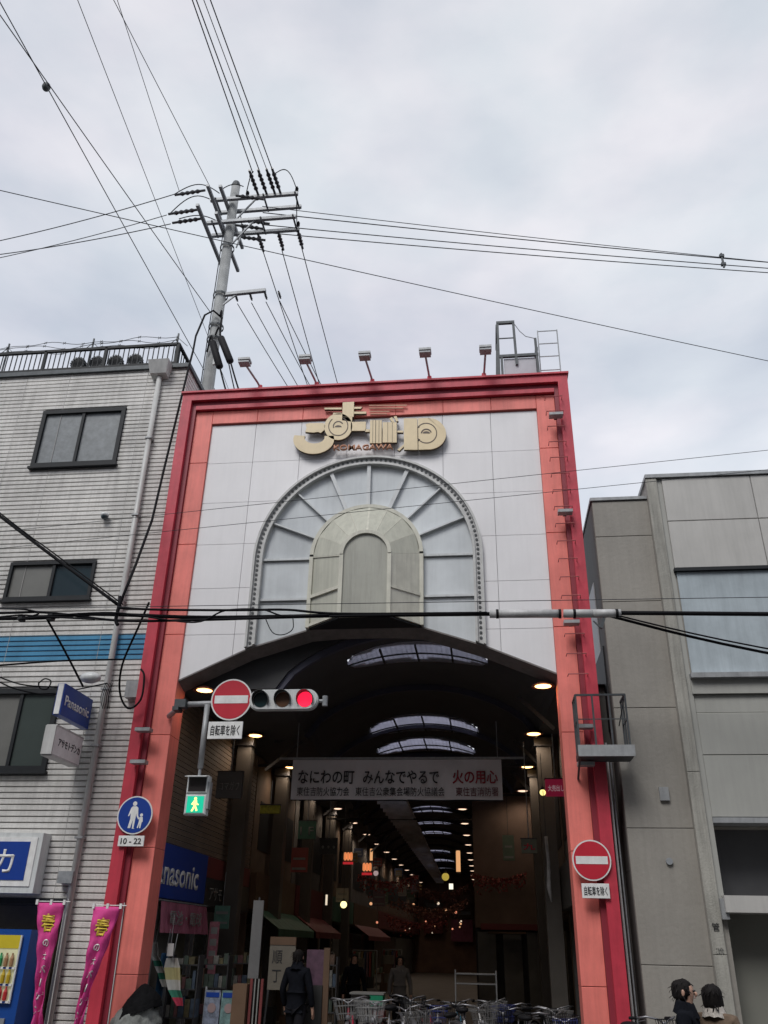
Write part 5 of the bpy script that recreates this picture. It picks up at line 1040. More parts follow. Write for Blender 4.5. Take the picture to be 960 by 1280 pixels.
# red maple garlands
random.seed(11)
leafm = [mat('maple red', (0.25, 0.04, 0.03), 0.7, 0.4, 10), mat('maple rust', (0.22, 0.08, 0.05), 0.7, 0.4, 10)]
for gi, (x0, x1, y, z, dz, lab) in enumerate(((-3.9, -2.2, 27, 3.75, 0.35, 'red maple leaf string swagged at the left of the arcade centre'), (-2.3, -0.7, 28.5, 3.6, 0.4, 'red maple leaf string swagged at the centre of the arcade'),
                                  (-0.5, 1.0, 25.6, 3.75, 0.3, 'rusty maple leaf string along the front of the brown walled shop'), (-3.6, -0.9, 33, 3.3, 0.5, 'long maple leaf string deep in the arcade centre'), (-3.4, -1.4, 30, 2.75, 0.4, 'low maple leaf string over the passage in the arcade centre'), (-3.8, -1.0, 38, 3.6, 0.6, 'farthest maple leaf string across the arcade'))):
    t = thing('maple_garland', lab, 'garland', (0, 0, 0)); n = 24
    P = [Vector((x0 + (x1 - x0) * k / n, y, z - dz * 4 * (k / n) * (1 - k / n) * 0.6)) for k in range(n + 1)]
    MB().tube(P, 0.01, 5).build('cord', mat('vine brown', (0.06, 0.035, 0.02), 0.8), t)
    m_ = MB()
    for k in range(n):
        for _ in range(17):
            c0 = P[k].lerp(P[k + 1], random.random()) + Vector((random.gauss(0, 0.05), random.gauss(0, 0.08), -abs(random.gauss(0, 0.16)) + 0.05))
            s_ = random.uniform(0.025, 0.06); A = Vector((random.uniform(-1, 1), random.uniform(-1, 1), random.uniform(-1, 1))).normalized(); B = A.orthogonal().normalized() * s_; Cc = A.cross(B)
            m_.add([c0 + B, c0 + Cc * 0.3 + B * 0.3, c0 + Cc, c0 - B * 0.3 + Cc * 0.3, c0 - B, c0 - Cc * 0.2 - B * 0.3, c0 - Cc * 0.8], [(0, 1, 2, 3, 4, 5, 6)])
    m_.build('leaves', leafm[gi % 2], t, kind='stuff')
# dim signs, flags and lamps down both sides
random.seed(21)
SC = [mat(f'sign tint {i}', c, 0.5, 0.15, 3) for i, c in enumerate(((0.28, 0.05, 0.04), (0.10, 0.14, 0.10), (0.3, 0.28, 0.24), (0.22, 0.16, 0.06), (0.05, 0.07, 0.14), (0.16, 0.10, 0.12)))]
SB = [mat(f'lit lamp tint {i}', c, 0.5, 0.0, emit=c, estr=0.55) for i, c in enumerate(((1, 0.5, 0.25), (1, 0.8, 0.6), (1, 0.35, 0.2)))]
for k in range(16):
    y = 21 + 2.3 * k; x = (-4.6 + random.uniform(0, 0.9)) if k % 2 == 0 or y > 25 else 0.5; w = random.uniform(0.25, 0.45); h = random.uniform(0.25, 0.7); z = random.uniform(3.0, 4.4) + 0.03 * (y - 21)
    t = thing('shop_sign_board', f"{('dull red', 'grey green', 'pale grey', 'brown', 'navy', 'mauve')[k % 6]} small sign board, {ORX[k]} from the gate inside the arcade", 'sign', (x, y, z), 0, 'dim sign boards deep in the arcade')
    MB().box(-w / 2, w / 2, -0.04, 0.04, -h / 2, h / 2).build('board', SC[k % 6], t); MB().box(-w / 2 + 0.03, w / 2 - 0.03, -0.046, -0.04, -h / 2 + 0.05, -h / 2 + 0.1).build('print', PALE, t); MB().box(-w / 2 + 0.05, w / 2 - 0.05, -0.046, -0.04, 0.0, 0.05).build('print', PALE, t); MB().bar((0, 0, h / 2), (0, 0, 5.9 - z), 0.015).build('rod', DINT, t)
for k in range(18):
    y = 27 + 2.6 * k; x = (-4.3 + random.uniform(-0.4, 0.8), -1.3 + random.uniform(-0.5, 0.3) - 0.02 * (y - 27))[k % 2]; z = random.uniform(2.4, 3.6)
    t = thing('shop_lamp', f"tiny glowing lamp, {ORX[k]} from the gate on the {('left', 'right')[k % 2]} side deep in the arcade", 'lamp', (x, y, z), 0, 'tiny glowing lamps deep in the arcade')
    MB().ball((0, 0, 0), random.uniform(0.03, 0.055), 8, 6).build('bulb', SB[k % 3], t); MB().bar((0, 0, 0.03), (0, 0, 0.6), 0.01).build('cord', DINT, t)
for k in range(9):
    y = 22 + 3.2 * k; x = -4.75 if k % 3 else -4.55
    t = thing('shop_goods', ('stack of dim boxes', 'rack of dim clothes', 'dim display table')[k % 3] + ' in front of the left shops, number of rows inside', 'goods', (x, y, 0.12), 0, 'goods set out before the left shops'); t['label'] = ('stack of dim boxes', 'rack of dim clothes', 'dim display table')[k % 3] + ' set out before the left arcade shops, ' + ORX[k] + ' in the row'
    if k % 3 == 0:
        for q in range(4): MB().box(-0.3 + 0.05 * (q % 2), 0.2 + 0.05 * (q % 2), -0.3, 0.2, 0.35 * q, 0.35 * q + 0.34).build('box', (DBRN, CREAM)[q % 2], t)
    elif k % 3 == 1:
        MB().bar((-0.4, 0, 1.6), (0.5, 0, 1.6), 0.03).bar((-0.4, 0, 0), (-0.4, 0, 1.6), 0.03).bar((0.5, 0, 0), (0.5, 0, 1.6), 0.03).build('rail', GREYM, t)
        for q in range(8): MB().box(-0.36 + 0.1 * q, -0.30 + 0.1 * q, -0.2, 0.2, 0.75, 1.55).build('garment', SC[q % 6], t)
    else:
        MB().box(-0.4, 0.4, -0.3, 0.3, 0.75, 0.8).box(-0.38, -0.33, -0.28, -0.23, 0, 0.75).box(0.33, 0.38, -0.28, -0.23, 0, 0.75).box(-0.38, -0.33, 0.23, 0.28, 0, 0.75).box(0.33, 0.38, 0.23, 0.28, 0, 0.75).build('table', DBRN, t)
        for q in range(6): MB().box(-0.35 + 0.12 * q, -0.26 + 0.12 * q, -0.2, 0.1, 0.8, 0.9 + 0.05 * (q % 3)).build('package', SC[(q * 5) % 6], t)

# ================================================================== STREET LEVEL GOODS
t = thing('covered_stand', 'grey sheeted goods stand topped with a black peaked cloth at the left pillar foot', 'goods stand', (-5.30, 14.0, 0.12))
random.seed(3)
def lump(c, rx, ry, rz_, seed, m, name, parent, amp=0.12):
    bm = bmesh.new(); bmesh.ops.create_icosphere(bm, subdivisions=4, radius=1)
    from mathutils import noise
    for v in bm.verts:
        n_ = noise.noise(v.co * 2.3 + Vector((seed, 0, 0))) * amp + noise.noise(v.co * 6 + Vector((0, seed, 0))) * amp * 0.5 + noise.noise(Vector((v.co.x * 3, v.co.y * 3, v.co.z * 14))) * amp * 0.3
        v.co = Vector((c[0] + rx * v.co.x * (1 + n_), c[1] + ry * v.co.y * (1 + n_), c[2] + rz_ * v.co.z * (1 + n_)))
    me = bpy.data.meshes.new(name); bm.to_mesh(me); bm.free(); me.materials.append(m)
    for p in me.polygons: p.use_smooth = True
    o = bpy.data.objects.new(name, me); COL.objects.link(o); o.parent = parent; return o
MB().box(-0.3, 0.3, -0.25, 0.25, 0, 0.6).build('box', GREYM, t)
lump((0, 0, 0.55), 0.40, 0.32, 0.42, 2, mat('grey sheet', (0.20, 0.21, 0.20), 0.85, 0.5, 9, bump=1.0, bscale=14), 'grey_sheet', t, 0.25)
pk = MB().lathe((0.05, 0, 0), [(0.30, 0.82), (0.27, 0.95), (0.20, 1.06), (0.11, 1.15), (0.03, 1.2), (0, 1.2)], 14); pk.v = [(x * (1 + 0.12 * sin(5 * atan2(y, x - 0.05) + z * 9)), y * (1 + 0.12 * sin(5 * atan2(y, x - 0.05))), z + 0.35 * x + 0.03 * sin(7 * atan2(y, x - 0.05))) for x, y, z in pk.v]; pk.build('black_cloth', mat('black cloth', (0.008, 0.008, 0.009), 0.95, 0.4, 12, spec=0.1, bump=1.0, bscale=16), t, smooth=True)
def streamer(pts, ws, m, label, bands):
    t = thing('cloth_streamer', label, 'streamer', (0, 0, 0), 0, 'coloured cloth streamers hanging inside the left pillar')
    P = [Vector(p) for p in pts]; n = len(P)
    segs = []
    for i in range(n - 1):
        mb = MB(); a, b = P[i], P[i + 1]; wa, wb = ws[i], ws[i + 1]
        for j in range(6):
            u0, u1 = j / 6 - 0.5, (j + 1) / 6 - 0.5
            mb.add([(a.x + wa * u0, a.y + 0.05 * cos(u0 * 6), a.z), (a.x + wa * u1, a.y + 0.05 * cos(u1 * 6), a.z), (b.x + wb * u1, b.y + 0.05 * cos(u1 * 6), b.z), (b.x + wb * u0, b.y + 0.05 * cos(u0 * 6), b.z)], [(0, 1, 2, 3)])
        o = mb.build('cloth_band', bands[i % len(bands)], t); q = o.modifiers.new('thickness', 'SOLIDIFY'); q.thickness = 0.005
    MB().bar(P[0], P[0] + Vector((0, 0.1, 0.35)), 0.008).build('cord', GALV, t)
DW = mat('dim white streamer', (0.4, 0.4, 0.38), 0.8, 0.15, 6); DG = mat('streamer green', (0.02, 0.14, 0.09), 0.8); DB = mat('streamer blue', (0.03, 0.10, 0.2), 0.8); DY = mat('streamer cream', (0.36, 0.33, 0.16), 0.8, 0.1, 6); DR = mat('streamer red', (0.3, 0.02, 0.05), 0.8)
streamer([(-5.42, 14.75, 1.90), (-5.40, 14.75, 1.72), (-5.34, 14.75, 1.64), (-5.30, 14.75, 1.56), (-5.24, 14.75, 1.47), (-5.20, 14.75, 1.38), (-5.16, 14.75, 1.28)], [0.10, 0.13, 0.13, 0.14, 0.13, 0.12, 0.08], None, 'white and green striped cloth streamer nearest the left pillar', [DW, DW, DG, DW, DG, DW])
streamer([(-5.26, 14.85, 1.75), (-5.27, 14.85, 1.5), (-5.28, 14.85, 1.25), (-5.27, 14.85, 1.0)], [0.10, 0.13, 0.12, 0.07], None, 'narrow blue cloth streamer between the striped and the cream one', [DB, DB])
streamer([(-5.08, 14.7, 1.68), (-5.06, 14.7, 1.55), (-5.02, 14.7, 1.38), (-4.98, 14.7, 1.24), (-4.92, 14.7, 1.14), (-4.86, 14.7, 1.03)], [0.18, 0.26, 0.24, 0.20, 0.17, 0.10], None, 'cream cloth streamer with green and red tail', [DW, DY, DW, DG, DR])
t = thing('tall_board', 'tall narrow grey upright board standing inside the arcade on the left', 'board', (-3.95, 15.5, 0.12)); MB().box(-0.09, 0.09, -0.02, 0.02, 1.28, 2.45).build('face', mat('grey board face', (0.14, 0.14, 0.14), 0.6, 0.15, 5), t); MB().bar((0, 0.03, 0), (0, 0.03, 2.5), 0.03).build('pole', DINT, t); MB().box(-0.2, 0.2, -0.15, 0.15, 0, 0.05).build('foot', DINT, t)
t = thing('poster_rack', 'rack of blue and white magazine posters at the left inside the arcade', 'poster rack', (-4.40, 15.4, 0.12))
for i, (x, m) in enumerate(((-0.28, DB), (0.0, DG))):
    q = MB().box(x - 0.02, x + 0.24, -0.01, 0.01, 0.62, 1.1).build('poster', mat(f'poster {i}', ((0.2, 0.23, 0.3), (0.15, 0.25, 0.25))[i], 0.5, 0.6, 14), t)
    MB().disc((x + 0.11, 0.85), 0.07, -0.018, -0.011, 12).build('portrait', mat('poster print', (0.28, 0.2, 0.2), 0.6), q); MB().box(x, x + 0.22, -0.016, -0.011, 1.0, 1.07).build('title_bar', BLUE, q)
MB().bar((-0.3, 0.03, 0), (-0.3, 0.03, 1.15), 0.03).bar((0.26, 0.03, 0), (0.26, 0.03, 1.15), 0.03).bar((-0.3, 0.03, 0.6), (0.26, 0.03, 0.6), 0.03).build('rack_frame', GREYM, t)
t = thing('garment_rack', 'brown cabinet and red uprights beside the poster rack', 'cabinet', (-4.02, 15.3, 0.12)); MB().box(-0.20, 0.03, 0, 0.3, 0, 1.2).build('cabinet', DBRN, t)
for x, m in ((0.08, DRED), (0.14, SIGH), (0.20, SIGH), (0.26, DRED)): MB().bar((x, 0.1, 0), (x, 0.1, 1.28), 0.02 if m is SIGH else 0.04).build('upright', m if m is not SIGH else PALE, t)
t = thing('notice_board', 'cream notice board with dark characters inside the arcade', 'notice board', (-3.50, 15.6, 0.12)); MB().box(-0.22, 0.22, -0.02, 0.02, 1.12, 1.78).build('face', CREAM, t); MB().box(-0.22, 0.22, -0.03, 0.03, 1.78, 1.9).build('header', DBRN, t)
put_text('順', 0.2, INK, t, (-0.08, -0.022, 1.6), w=0.17); put_text('丁', 0.18, INK, t, (-0.08, -0.022, 1.32), w=0.15)
for s_ in (-1, 1): MB().bar((s_ * 0.2, 0, 1.12), (s_ * 0.24, 0.12 * s_, 0), 0.03).build('leg', DINT, t)
t = thing('purple_poster_board', 'purple poster board on a brown stand right of the person in black', 'poster board', (-2.93, 15.7, 0.12)); MB().box(-0.17, 0.15, -0.02, 0.02, 1.2, 1.72).build('face', mat('purple board', (0.10, 0.05, 0.08), 0.6, 0.4, 10), t); MB().box(0.12, 0.22, -0.03, 0.03, 0, 1.75).build('brown_post', DBRN, t); MB().box(-0.15, 0.13, -0.03, 0.03, 0, 1.2).build('lower_panel', DBLK, t)
t = thing('goods_crates', 'grey crates with a bright green crate on top inside the arcade mouth', 'crates', (-2.25, 17.5, 0.12)); MB().box(-0.35, 0.05, 0, 0.4, 0, 1.0).build('grey_crate', mat('grey crate', (0.2, 0.19, 0.18), 0.7, 0.2, 5), t); MB().box(0.0, 0.24, -0.05, 0.3, 0.82, 1.02).build('green_crate', mat('bright green crate', (0.01, 0.26, 0.13), 0.5), t); MB().box(-0.37, 0.26, -0.06, 0.42, 1.0, 1.03).build('rim', PALE, t); MB().box(0.05, 0.26, 0, 0.38, 0, 0.82).build('grey_crate', DRED, t)
t = thing('shop_shelf_rack', 'steel wire shelf rack in the dark right of the centre', 'shelf rack', (-0.3, 19.0, 0.12))
for z in (0.7, 1.15, 1.32): MB().box(-0.45, 0.35, 0, 0.4, z, z + 0.02).build('shelf', GREYM, t)
for x in (-0.45, 0.35): MB().bar((x, 0, 0), (x, 0, 1.4), 0.025).build('upright', GREYM, t)

t = thing('pink_strip_poster', 'tall pink printed strip poster on the post inside the left pillar', 'poster', (-5.02, 16.6, 1.75)); MB().box(-0.09, 0.09, -0.01, 0.01, -0.5, 0.5).build('sheet', mat('pink strip', (0.32, 0.12, 0.15), 0.7, 0.4, 16), t)
for q in range(5): MB().box(-0.06, 0.06, -0.014, -0.01, 0.30 - 0.19 * q, 0.41 - 0.19 * q).build('print', PALE, t)
t = thing('green_notice', 'small green notice hanging beside the mauve cloth banner', 'notice', (-5.2, 17.6, 2.35)); MB().box(-0.15, 0.15, -0.015, 0.015, -0.2, 0.2).build('sheet', mat('green notice sheet', (0.10, 0.22, 0.17), 0.6, 0.3, 9), t); MB().box(-0.12, 0.12, -0.02, -0.015, -0.12, -0.08).build('print', PALE, t); MB().box(-0.12, 0.12, -0.02, -0.015, 0.05, 0.1).build('print', PALE, t); MB().bar((0, 0, 0.2), (0, 0, 0.8), 0.01).build('cord', GALV, t)
random.seed(9)
gc = [mat(f'goods tint {i}', c, 0.7, 0.5, 12) for i, c in enumerate(((0.16, 0.155, 0.14), (0.04, 0.06, 0.09), (0.10, 0.06, 0.04), (0.10, 0.085, 0.04), (0.05, 0.07, 0.055), (0.12, 0.05, 0.05)))]
for i, (x, y, z, lab) in enumerate(((-5.05, 15.3, 0.12, 'shelf of small boxed goods behind the cream streamer'), (-4.75, 16.0, 0.12, 'shelf of small boxed goods left of the poster rack'), (-4.6, 17.2, 0.12, 'shelf of small boxed goods behind the poster rack'), (-3.1, 17.4, 0.12, 'shelf of small boxed goods behind the purple poster board'))):
    t = thing('goods_shelf', lab, 'shelf', (x, y, z))
    for zz in (0.3, 0.7, 1.1, 1.45): MB().box(-0.25, 0.25, -0.12, 0.15, zz, zz + 0.02).build('shelf', DINT, t)
    for sx in (-0.25, 0.24): MB().box(sx, sx + 0.02, -0.12, 0.15, 0, 1.6).build('side', DINT, t)
    for zz in (0.32, 0.72, 1.12, 1.47):
        xx = -0.22
        while xx < 0.18: w = random.uniform(0.05, 0.1); MB().box(xx, xx + w, -0.1, 0.08, zz, zz + random.uniform(0.12, 0.3) * (0.55 if zz > 1.4 else 1)).build('package', random.choice(gc), t); xx += w + 0.01
t = thing('hanging_tag', 'small white price tag on a cord above the cream streamer', 'tag', (-5.12, 14.65, 1.80)); MB().box(-0.05, 0.05, -0.004, 0.004, -0.09, 0.09).build('card', DW, t) if False else MB().box(-0.05, 0.05, -0.004, 0.004, -0.09, 0.09).build('card', PIPE, t); MB().bar((0, 0, 0.09), (0, 0, 0.5), 0.006).build('cord', GALV, t)

# ================================================================== BICYCLES
def bicycle(label, loc, rz, fm, basket=None, lean=0.0):
    t = thing('bicycle', label, 'bicycle', loc, rz, 'parked bicycles at the arcade mouth')
    rb_ = random.Random(int(loc[0] * 100) + int(loc[1] * 37)); t.rotation_euler = (lean + rb_.uniform(-0.09, 0.09), rb_.uniform(-0.03, 0.03), rz + rb_.uniform(-0.35, 0.35)); q_ = rb_.uniform(0.92, 1.06); t.scale = (q_, q_, q_)
    R = 0.33; CH = mat('chrome', (0.26, 0.26, 0.28), 0.4, 0.1, 8, metal=0.7)
    def wheel(x):
        w = MB()
        pts = [(x + R * cos(2 * pi * k / 28), 0, R + R * sin(2 * pi * k / 28)) for k in range(29)]
        w_ = w.tube(pts, 0.017, 6, caps=False).build('wheel', BLACK, t, smooth=True)
        rm_ = MB().tube([(x + (R - 0.03) * cos(2 * pi * k / 28), 0, R + (R - 0.03) * sin(2 * pi * k / 28)) for k in range(29)], 0.009, 5, caps=False).build('rim', CH, w_)
        sp = MB()
        for k in range(18): a = 2 * pi * k / 18; sp.bar((x, 0.02 * (-1) ** k, R), (x + (R - 0.03) * cos(a), 0, R + (R - 0.03) * sin(a)), 0.004)
        sp.tube([(x, -0.05, R), (x, 0.05, R)], 0.02, 8); sp.build('spokes', CH, w_)
        f_ = MB(); n = 12
        for k in range(n):
            a0, a1 = radians(10 + 160 * k / n), radians(10 + 160 * (k + 1) / n); r_ = R + 0.035
            f_.add([(x + r_ * cos(a0), -0.03, R + r_ * sin(a0)), (x + r_ * cos(a0), 0.03, R + r_ * sin(a0)), (x + r_ * cos(a1), 0.03, R + r_ * sin(a1)), (x + r_ * cos(a1), -0.03, R + r_ * sin(a1))], [(0, 1, 2, 3)])
        q = f_.build('mudguard', CH, t); q.modifiers.new('thickness', 'SOLIDIFY').thickness = 0.004
    wheel(-0.53); wheel(0.53)
    MB().tube([(-0.53, 0, R), (-0.08, 0, 0.28), (-0.2, 0, 0.74)], 0.014, 8).tube([(-0.08, 0, 0.28), (0.2, 0, 0.42), (0.38, 0, 0.78)], 0.019, 8).tube([(-0.2, 0, 0.74), (-0.53, 0, R)], 0.011, 8).tube([(0.37, 0, 0.86), (0.41, 0, 0.70), (0.53, 0, R)], 0.015, 8).build('frame', fm, t, smooth=True)
    MB().tube([(-0.2, 0, 0.74), (-0.22, 0, 0.84)], 0.013, 8).build('seat_post', CH, t)
    MB().ball((-0.25, 0, 0.88), 0.13, 12, 8, (1.1, 0.75, 0.35)).build('saddle', BLACK, t, smooth=True)
    MB().tube([(0.2, -0.28, 0.98), (0.32, -0.24, 1.0), (0.38, -0.08, 0.97), (0.37, 0, 0.92), (0.38, 0.08, 0.97), (0.32, 0.24, 1.0), (0.2, 0.28, 0.98)], 0.012, 8).tube([(0.37, 0, 0.86), (0.37, 0, 0.95)], 0.014, 8).build('handlebar', CH, t, smooth=True)
    for s_ in (-1, 1): MB().tube([(0.2, 0.28 * s_, 0.98), (0.09, 0.3 * s_, 0.975)], 0.018, 8).build('grip', BLACK, t); MB().tube([(0.26, 0.2 * s_, 0.96), (0.18, 0.24 * s_, 0.94)], 0.006, 5).build('brake_lever', CH, t)
    MB().tube([(-0.08, -0.07, 0.28), (-0.08, 0.07, 0.28)], 0.03, 8).disc((-0.08, 0.28), 0.09, 0.03, 0.036, 20).build('crank', CH, t)
    MB().box(-0.05, 0.05, 0.08, 0.16, 0.12, 0.14).box(-0.11, -0.01, -0.16, -0.08, 0.42, 0.44).build('pedal', BLACK, t)
    MB().ball((0.47, 0, 0.74), 0.04, 8, 6).build('headlamp', LAMPHOT if False else CH, t)
    if basket:
        b = MB(); x0, x1, w0, w1, z0, z1 = 0.44, 0.72, 0.13, 0.19, 0.72, 0.98
        for k in range(9):
            u = k / 8
            b.bar((x0, -w0 + 2 * w0 * u, z0), (x0 - 0.02, -w1 + 2 * w1 * u, z1), 0.005).bar((x1 - 0.05, -w0 + 2 * w0 * u, z0), (x1, -w1 + 2 * w1 * u, z1), 0.005)
            for s_ in (-1, 1): b.bar((x0 + (x1 - 0.05 - x0) * u, s_ * w0, z0), (x0 - 0.02 + (x1 - x0 + 0.02) * u, s_ * w1, z1), 0.005)
            b.bar((x0, -w0 + 2 * w0 * u, z0), (x1 - 0.05, -w0 + 2 * w0 * u, z0), 0.005)
        for z in (0.8, 0.9, 0.98):
            f = (z - z0) / (z1 - z0); ww = w0 + (w1 - w0) * f; xa, xb = x0 - 0.02 * f, x1 - 0.05 + 0.05 * f
            b.bar((xa, -ww, z), (xa, ww, z), 0.007).bar((xb, -ww, z), (xb, ww, z), 0.007).bar((xa, -ww, z), (xb, -ww, z), 0.007).bar((xa, ww, z), (xb, ww, z), 0.007)
        b.build('basket', basket, t)
        MB().tube([(-0.68, -0.06, 0.7), (-0.26, -0.06, 0.7), (-0.26, 0.06, 0.7), (-0.68, 0.06, 0.7), (-0.68, -0.06, 0.7)], 0.008, 5).build('rear_rack', CH, t)
    MB().tube([(-0.53, 0.03, R), (-0.45, 0.2, 0.0)], 0.008, 6).build('kickstand', CH, t)
WB = mat('white cycle paint', (0.6, 0.6, 0.6), 0.35); RBk = mat('red cycle paint', (0.35, 0.02, 0.05), 0.35); BB = mat('blue basket', (0.02, 0.03, 0.14), 0.5); BKc = mat('black cycle paint', (0.02, 0.02, 0.02), 0.35); SBk = mat('silver cycle paint', (0.4, 0.4, 0.42), 0.35, metal=0.5); TQ = mat('teal cycle paint', (0.02, 0.10, 0.16), 0.35)
PW = mat('grey wire', (0.13, 0.13, 0.13), 0.4)
bicycle('silver bicycle with white wire basket angled towards the street near the arcade centre', (-1.72, 15.2, 0.12), radians(-105), SBk, mat('pale wire', (0.2, 0.2, 0.2), 0.4))
bicycle('red framed bicycle with wire basket half hidden left of the silver one', (-2.25, 15.6, 0.12), radians(-70), RBk, PW)
bicycle('black bicycle without basket right of the silver one', (-1.2, 15.9, 0.12), radians(-120), BKc)
bicycle('bicycle with a dark blue basket near the arcade centre', (-0.95, 16.6, 0.12), radians(-80), SBk, BB)
bicycle('white bicycle pointing right in front of the dark shelf rack', (-0.35, 15.8, 0.12), radians(-50), WB, PW)
bicycle('black bicycle with black basket left of the right column', (0.35, 16.0, 0.12), radians(-100), BKc, BLACK)
bicycle('silver bicycle leaning at the foot of the right column', (0.8, 15.4, 0.12), radians(-75), SBk, PW)
bicycle('teal bicycle with blue basket tight against the right gate pillar', (1.05, 14.9, 0.12), radians(-95), TQ, BB)
bicycle('dark bicycle parked in the gap right of the right gate pillar', (1.95, 13.3, 0.12), radians(-60), BKc, BLACK)

for lab, x, y, a, m, bk in (('black bicycle at the left end of the tangle beside the green crate', -2.0, 16.4, -95, BKc, BLACK), ('silver bicycle in the second row behind the silver one', -1.55, 16.9, -60, SBk, BLACK),
        ('red bicycle in the second row behind the bicycle without basket', -1.15, 17.4, -115, RBk, PW), ('teal bicycle in the second row behind the white bicycle', -0.55, 17.2, -85, TQ, BLACK),
        ('black bicycle in the second row below the shelf rack', -0.05, 17.6, -70, BKc, PW), ('black bicycle squeezed between the shelf rack and the right column', 0.45, 17.3, -110, BKc, BB),
        ('silver bicycle just left of the teal one by the right pillar', 0.62, 14.9, -60, SBk, BLACK), ('dark red bicycle behind the teal one by the right pillar', 1.0, 16.2, -100, RBk, BLACK), ('black bicycle with rear rack in front of the dark shop door', -0.75, 15.2, -130, BKc, PW)):
    bicycle(lab, (x, y, 0.12), radians(a), m, bk, lean=0.06)

# ================================================================== PEOPLE
def skin_mesh(verts, edges, radii, name, m, parent, sub=2, root=0):
    me = bpy.data.meshes.new(name); me.from_pydata([Vector(v) for v in verts], edges, [])
    o = bpy.data.objects.new(name, me); COL.objects.link(o)
    o.modifiers.new('skin', 'SKIN'); sv_ = me.skin_vertices[0].data
    for i, r in enumerate(radii):
        sv_[i].radius = r if isinstance(r, tuple) else (r, r); sv_[i].use_root = (i == root)
    sb = o.modifiers.new('sub', 'SUBSURF'); sb.levels = sub; sb.render_levels = sub
    bpy.context.view_layer.update()
    nm = bpy.data.meshes.new_from_object(o.evaluated_get(bpy.context.evaluated_depsgraph_get())); bpy.data.objects.remove(o)
    nm.materials.clear(); nm.materials.append(m); nm.name = name
    for p in nm.polygons: p.use_smooth = True; p.material_index = 0
    q = bpy.data.objects.new(name, nm); COL.objects.link(q); q.parent = parent; return q
def person(label, loc, rz, h, top, trousers, hair_style='short', arm=((0.25, 0.02, 1.12), (0.25, -0.10, 0.88)), head_turn=0.0, collar=None, stride=0.12):
    t = thing('person', label, 'person', loc, rz); s = h / 1.70; t.scale = (s, s, s)
    V = [(0, 0, 0.94)]; E_ = []; Rr = [(0.13, 0.10)]
    def add(p, r, par): V.append(p); Rr.append(r if isinstance(r, tuple) else (r, r)); E_.append((par, len(V) - 1)); return len(V) - 1
    waist = add((0, 0, 1.08), (0.12, 0.09), 0); chest = add((0, 0, 1.26), (0.14, 0.10), waist); sh = add((0, 0.01, 1.40), (0.10, 0.075), chest)
    nk = add((0, 0.0, 1.47), 0.052, sh); hb = add((0, -0.01, 1.54), (0.062, 0.072), nk); hm = add((0, -0.01, 1.61), (0.072, 0.088), hb); ht = add((0, 0.0, 1.665), (0.058, 0.07), hm)
    for s_ in (-1, 1):
        st_ = stride * s_
        hip = add((0.09 * s_, 0, 0.88), 0.09, 0); kn = add((0.095 * s_, -st_ * 0.8, 0.49), 0.058, hip); an = add((0.095 * s_, st_ * 0.6 - st_, 0.09), 0.038, kn); add((0.10 * s_, st_ * 0.6 - st_ - 0.15, 0.035), 0.036, an)
        e, w = arm if s_ > 0 else (((0.24, 0.0, 1.12), (0.25, -0.08, 0.88)))
        so_ = add((0.165 * s_, 0.01, 1.38), 0.055, sh); el = add((e[0] * s_, e[1], e[2]), 0.04, so_); wr = add((w[0] * s_, w[1], w[2]), 0.027, el)
        d = (Vector((w[0] * s_, w[1], w[2])) - Vector((e[0] * s_, e[1], e[2]))).normalized(); W0 = Vector((w[0] * s_, w[1], w[2]))
        pl = add(tuple(W0 + d * 0.06), (0.033, 0.02), wr)
        for k, L_ in enumerate((0.075, 0.085, 0.08, 0.062)):
            off = Vector((0, (k - 1.5) * 0.019, 0)); a_ = add(tuple(W0 + d * 0.10 + off), 0.009, pl); b_ = add(tuple(W0 + d * (0.10 + L_ * 0.5) + off + Vector((-0.006 * s_, 0, 0))), 0.008, a_); add(tuple(W0 + d * (0.10 + L_ * 0.9) + off + Vector((-0.018 * s_, 0, 0))), 0.007, b_)
        th_ = add(tuple(W0 + d * 0.04 + Vector((-0.01 * s_, -0.035, 0))), 0.010, pl); add(tuple(W0 + d * 0.075 + Vector((-0.018 * s_, -0.05, 0))), 0.008, th_)
    body = skin_mesh(V, E_, Rr, 'body', SKIN, t)
    # clothing, following the same skeleton a little outside the body
    JV = [(0, 0, 0.82), (0, 0, 0.95), (0, 0, 1.08), (0, 0, 1.26), (0, 0.01, 1.40), (0, 0.0, 1.445)]; JR = [(0.165, 0.12), (0.16, 0.12), (0.14, 0.108), (0.158, 0.118), (0.118, 0.09), (0.068, 0.068)]; JE = [(i, i + 1) for i in range(5)]
    for s_ in (-1, 1):
        e, w = arm if s_ > 0 else (((0.24, 0.0, 1.12), (0.25, -0.08, 0.88)))
        i = len(JV); JV += [(0.165 * s_, 0.01, 1.385), (e[0] * s_, e[1], e[2]), (w[0] * s_, w[1], w[2])]; JR += [(0.072, 0.072), (0.055, 0.055), (0.045, 0.045)]; JE += [(4, i), (i, i + 1), (i + 1, i + 2)]
    skin_mesh(JV, JE, JR, 'jacket', top, t, root=1)
    TV = [(0, 0, 0.96)]; TR = [(0.15, 0.115)]; TE = []
    for s_ in (-1, 1):
        st_ = stride * s_; i = len(TV); TV += [(0.09 * s_, 0, 0.86), (0.095 * s_, -st_ * 0.8, 0.49), (0.095 * s_, st_ * 0.6 - st_, 0.10)]; TR += [(0.105, 0.105), (0.078, 0.078), (0.062, 0.062)]; TE += [(0, i), (i, i + 1), (i + 1, i + 2)]
    skin_mesh(TV, TE, TR, 'trousers', trousers, t)
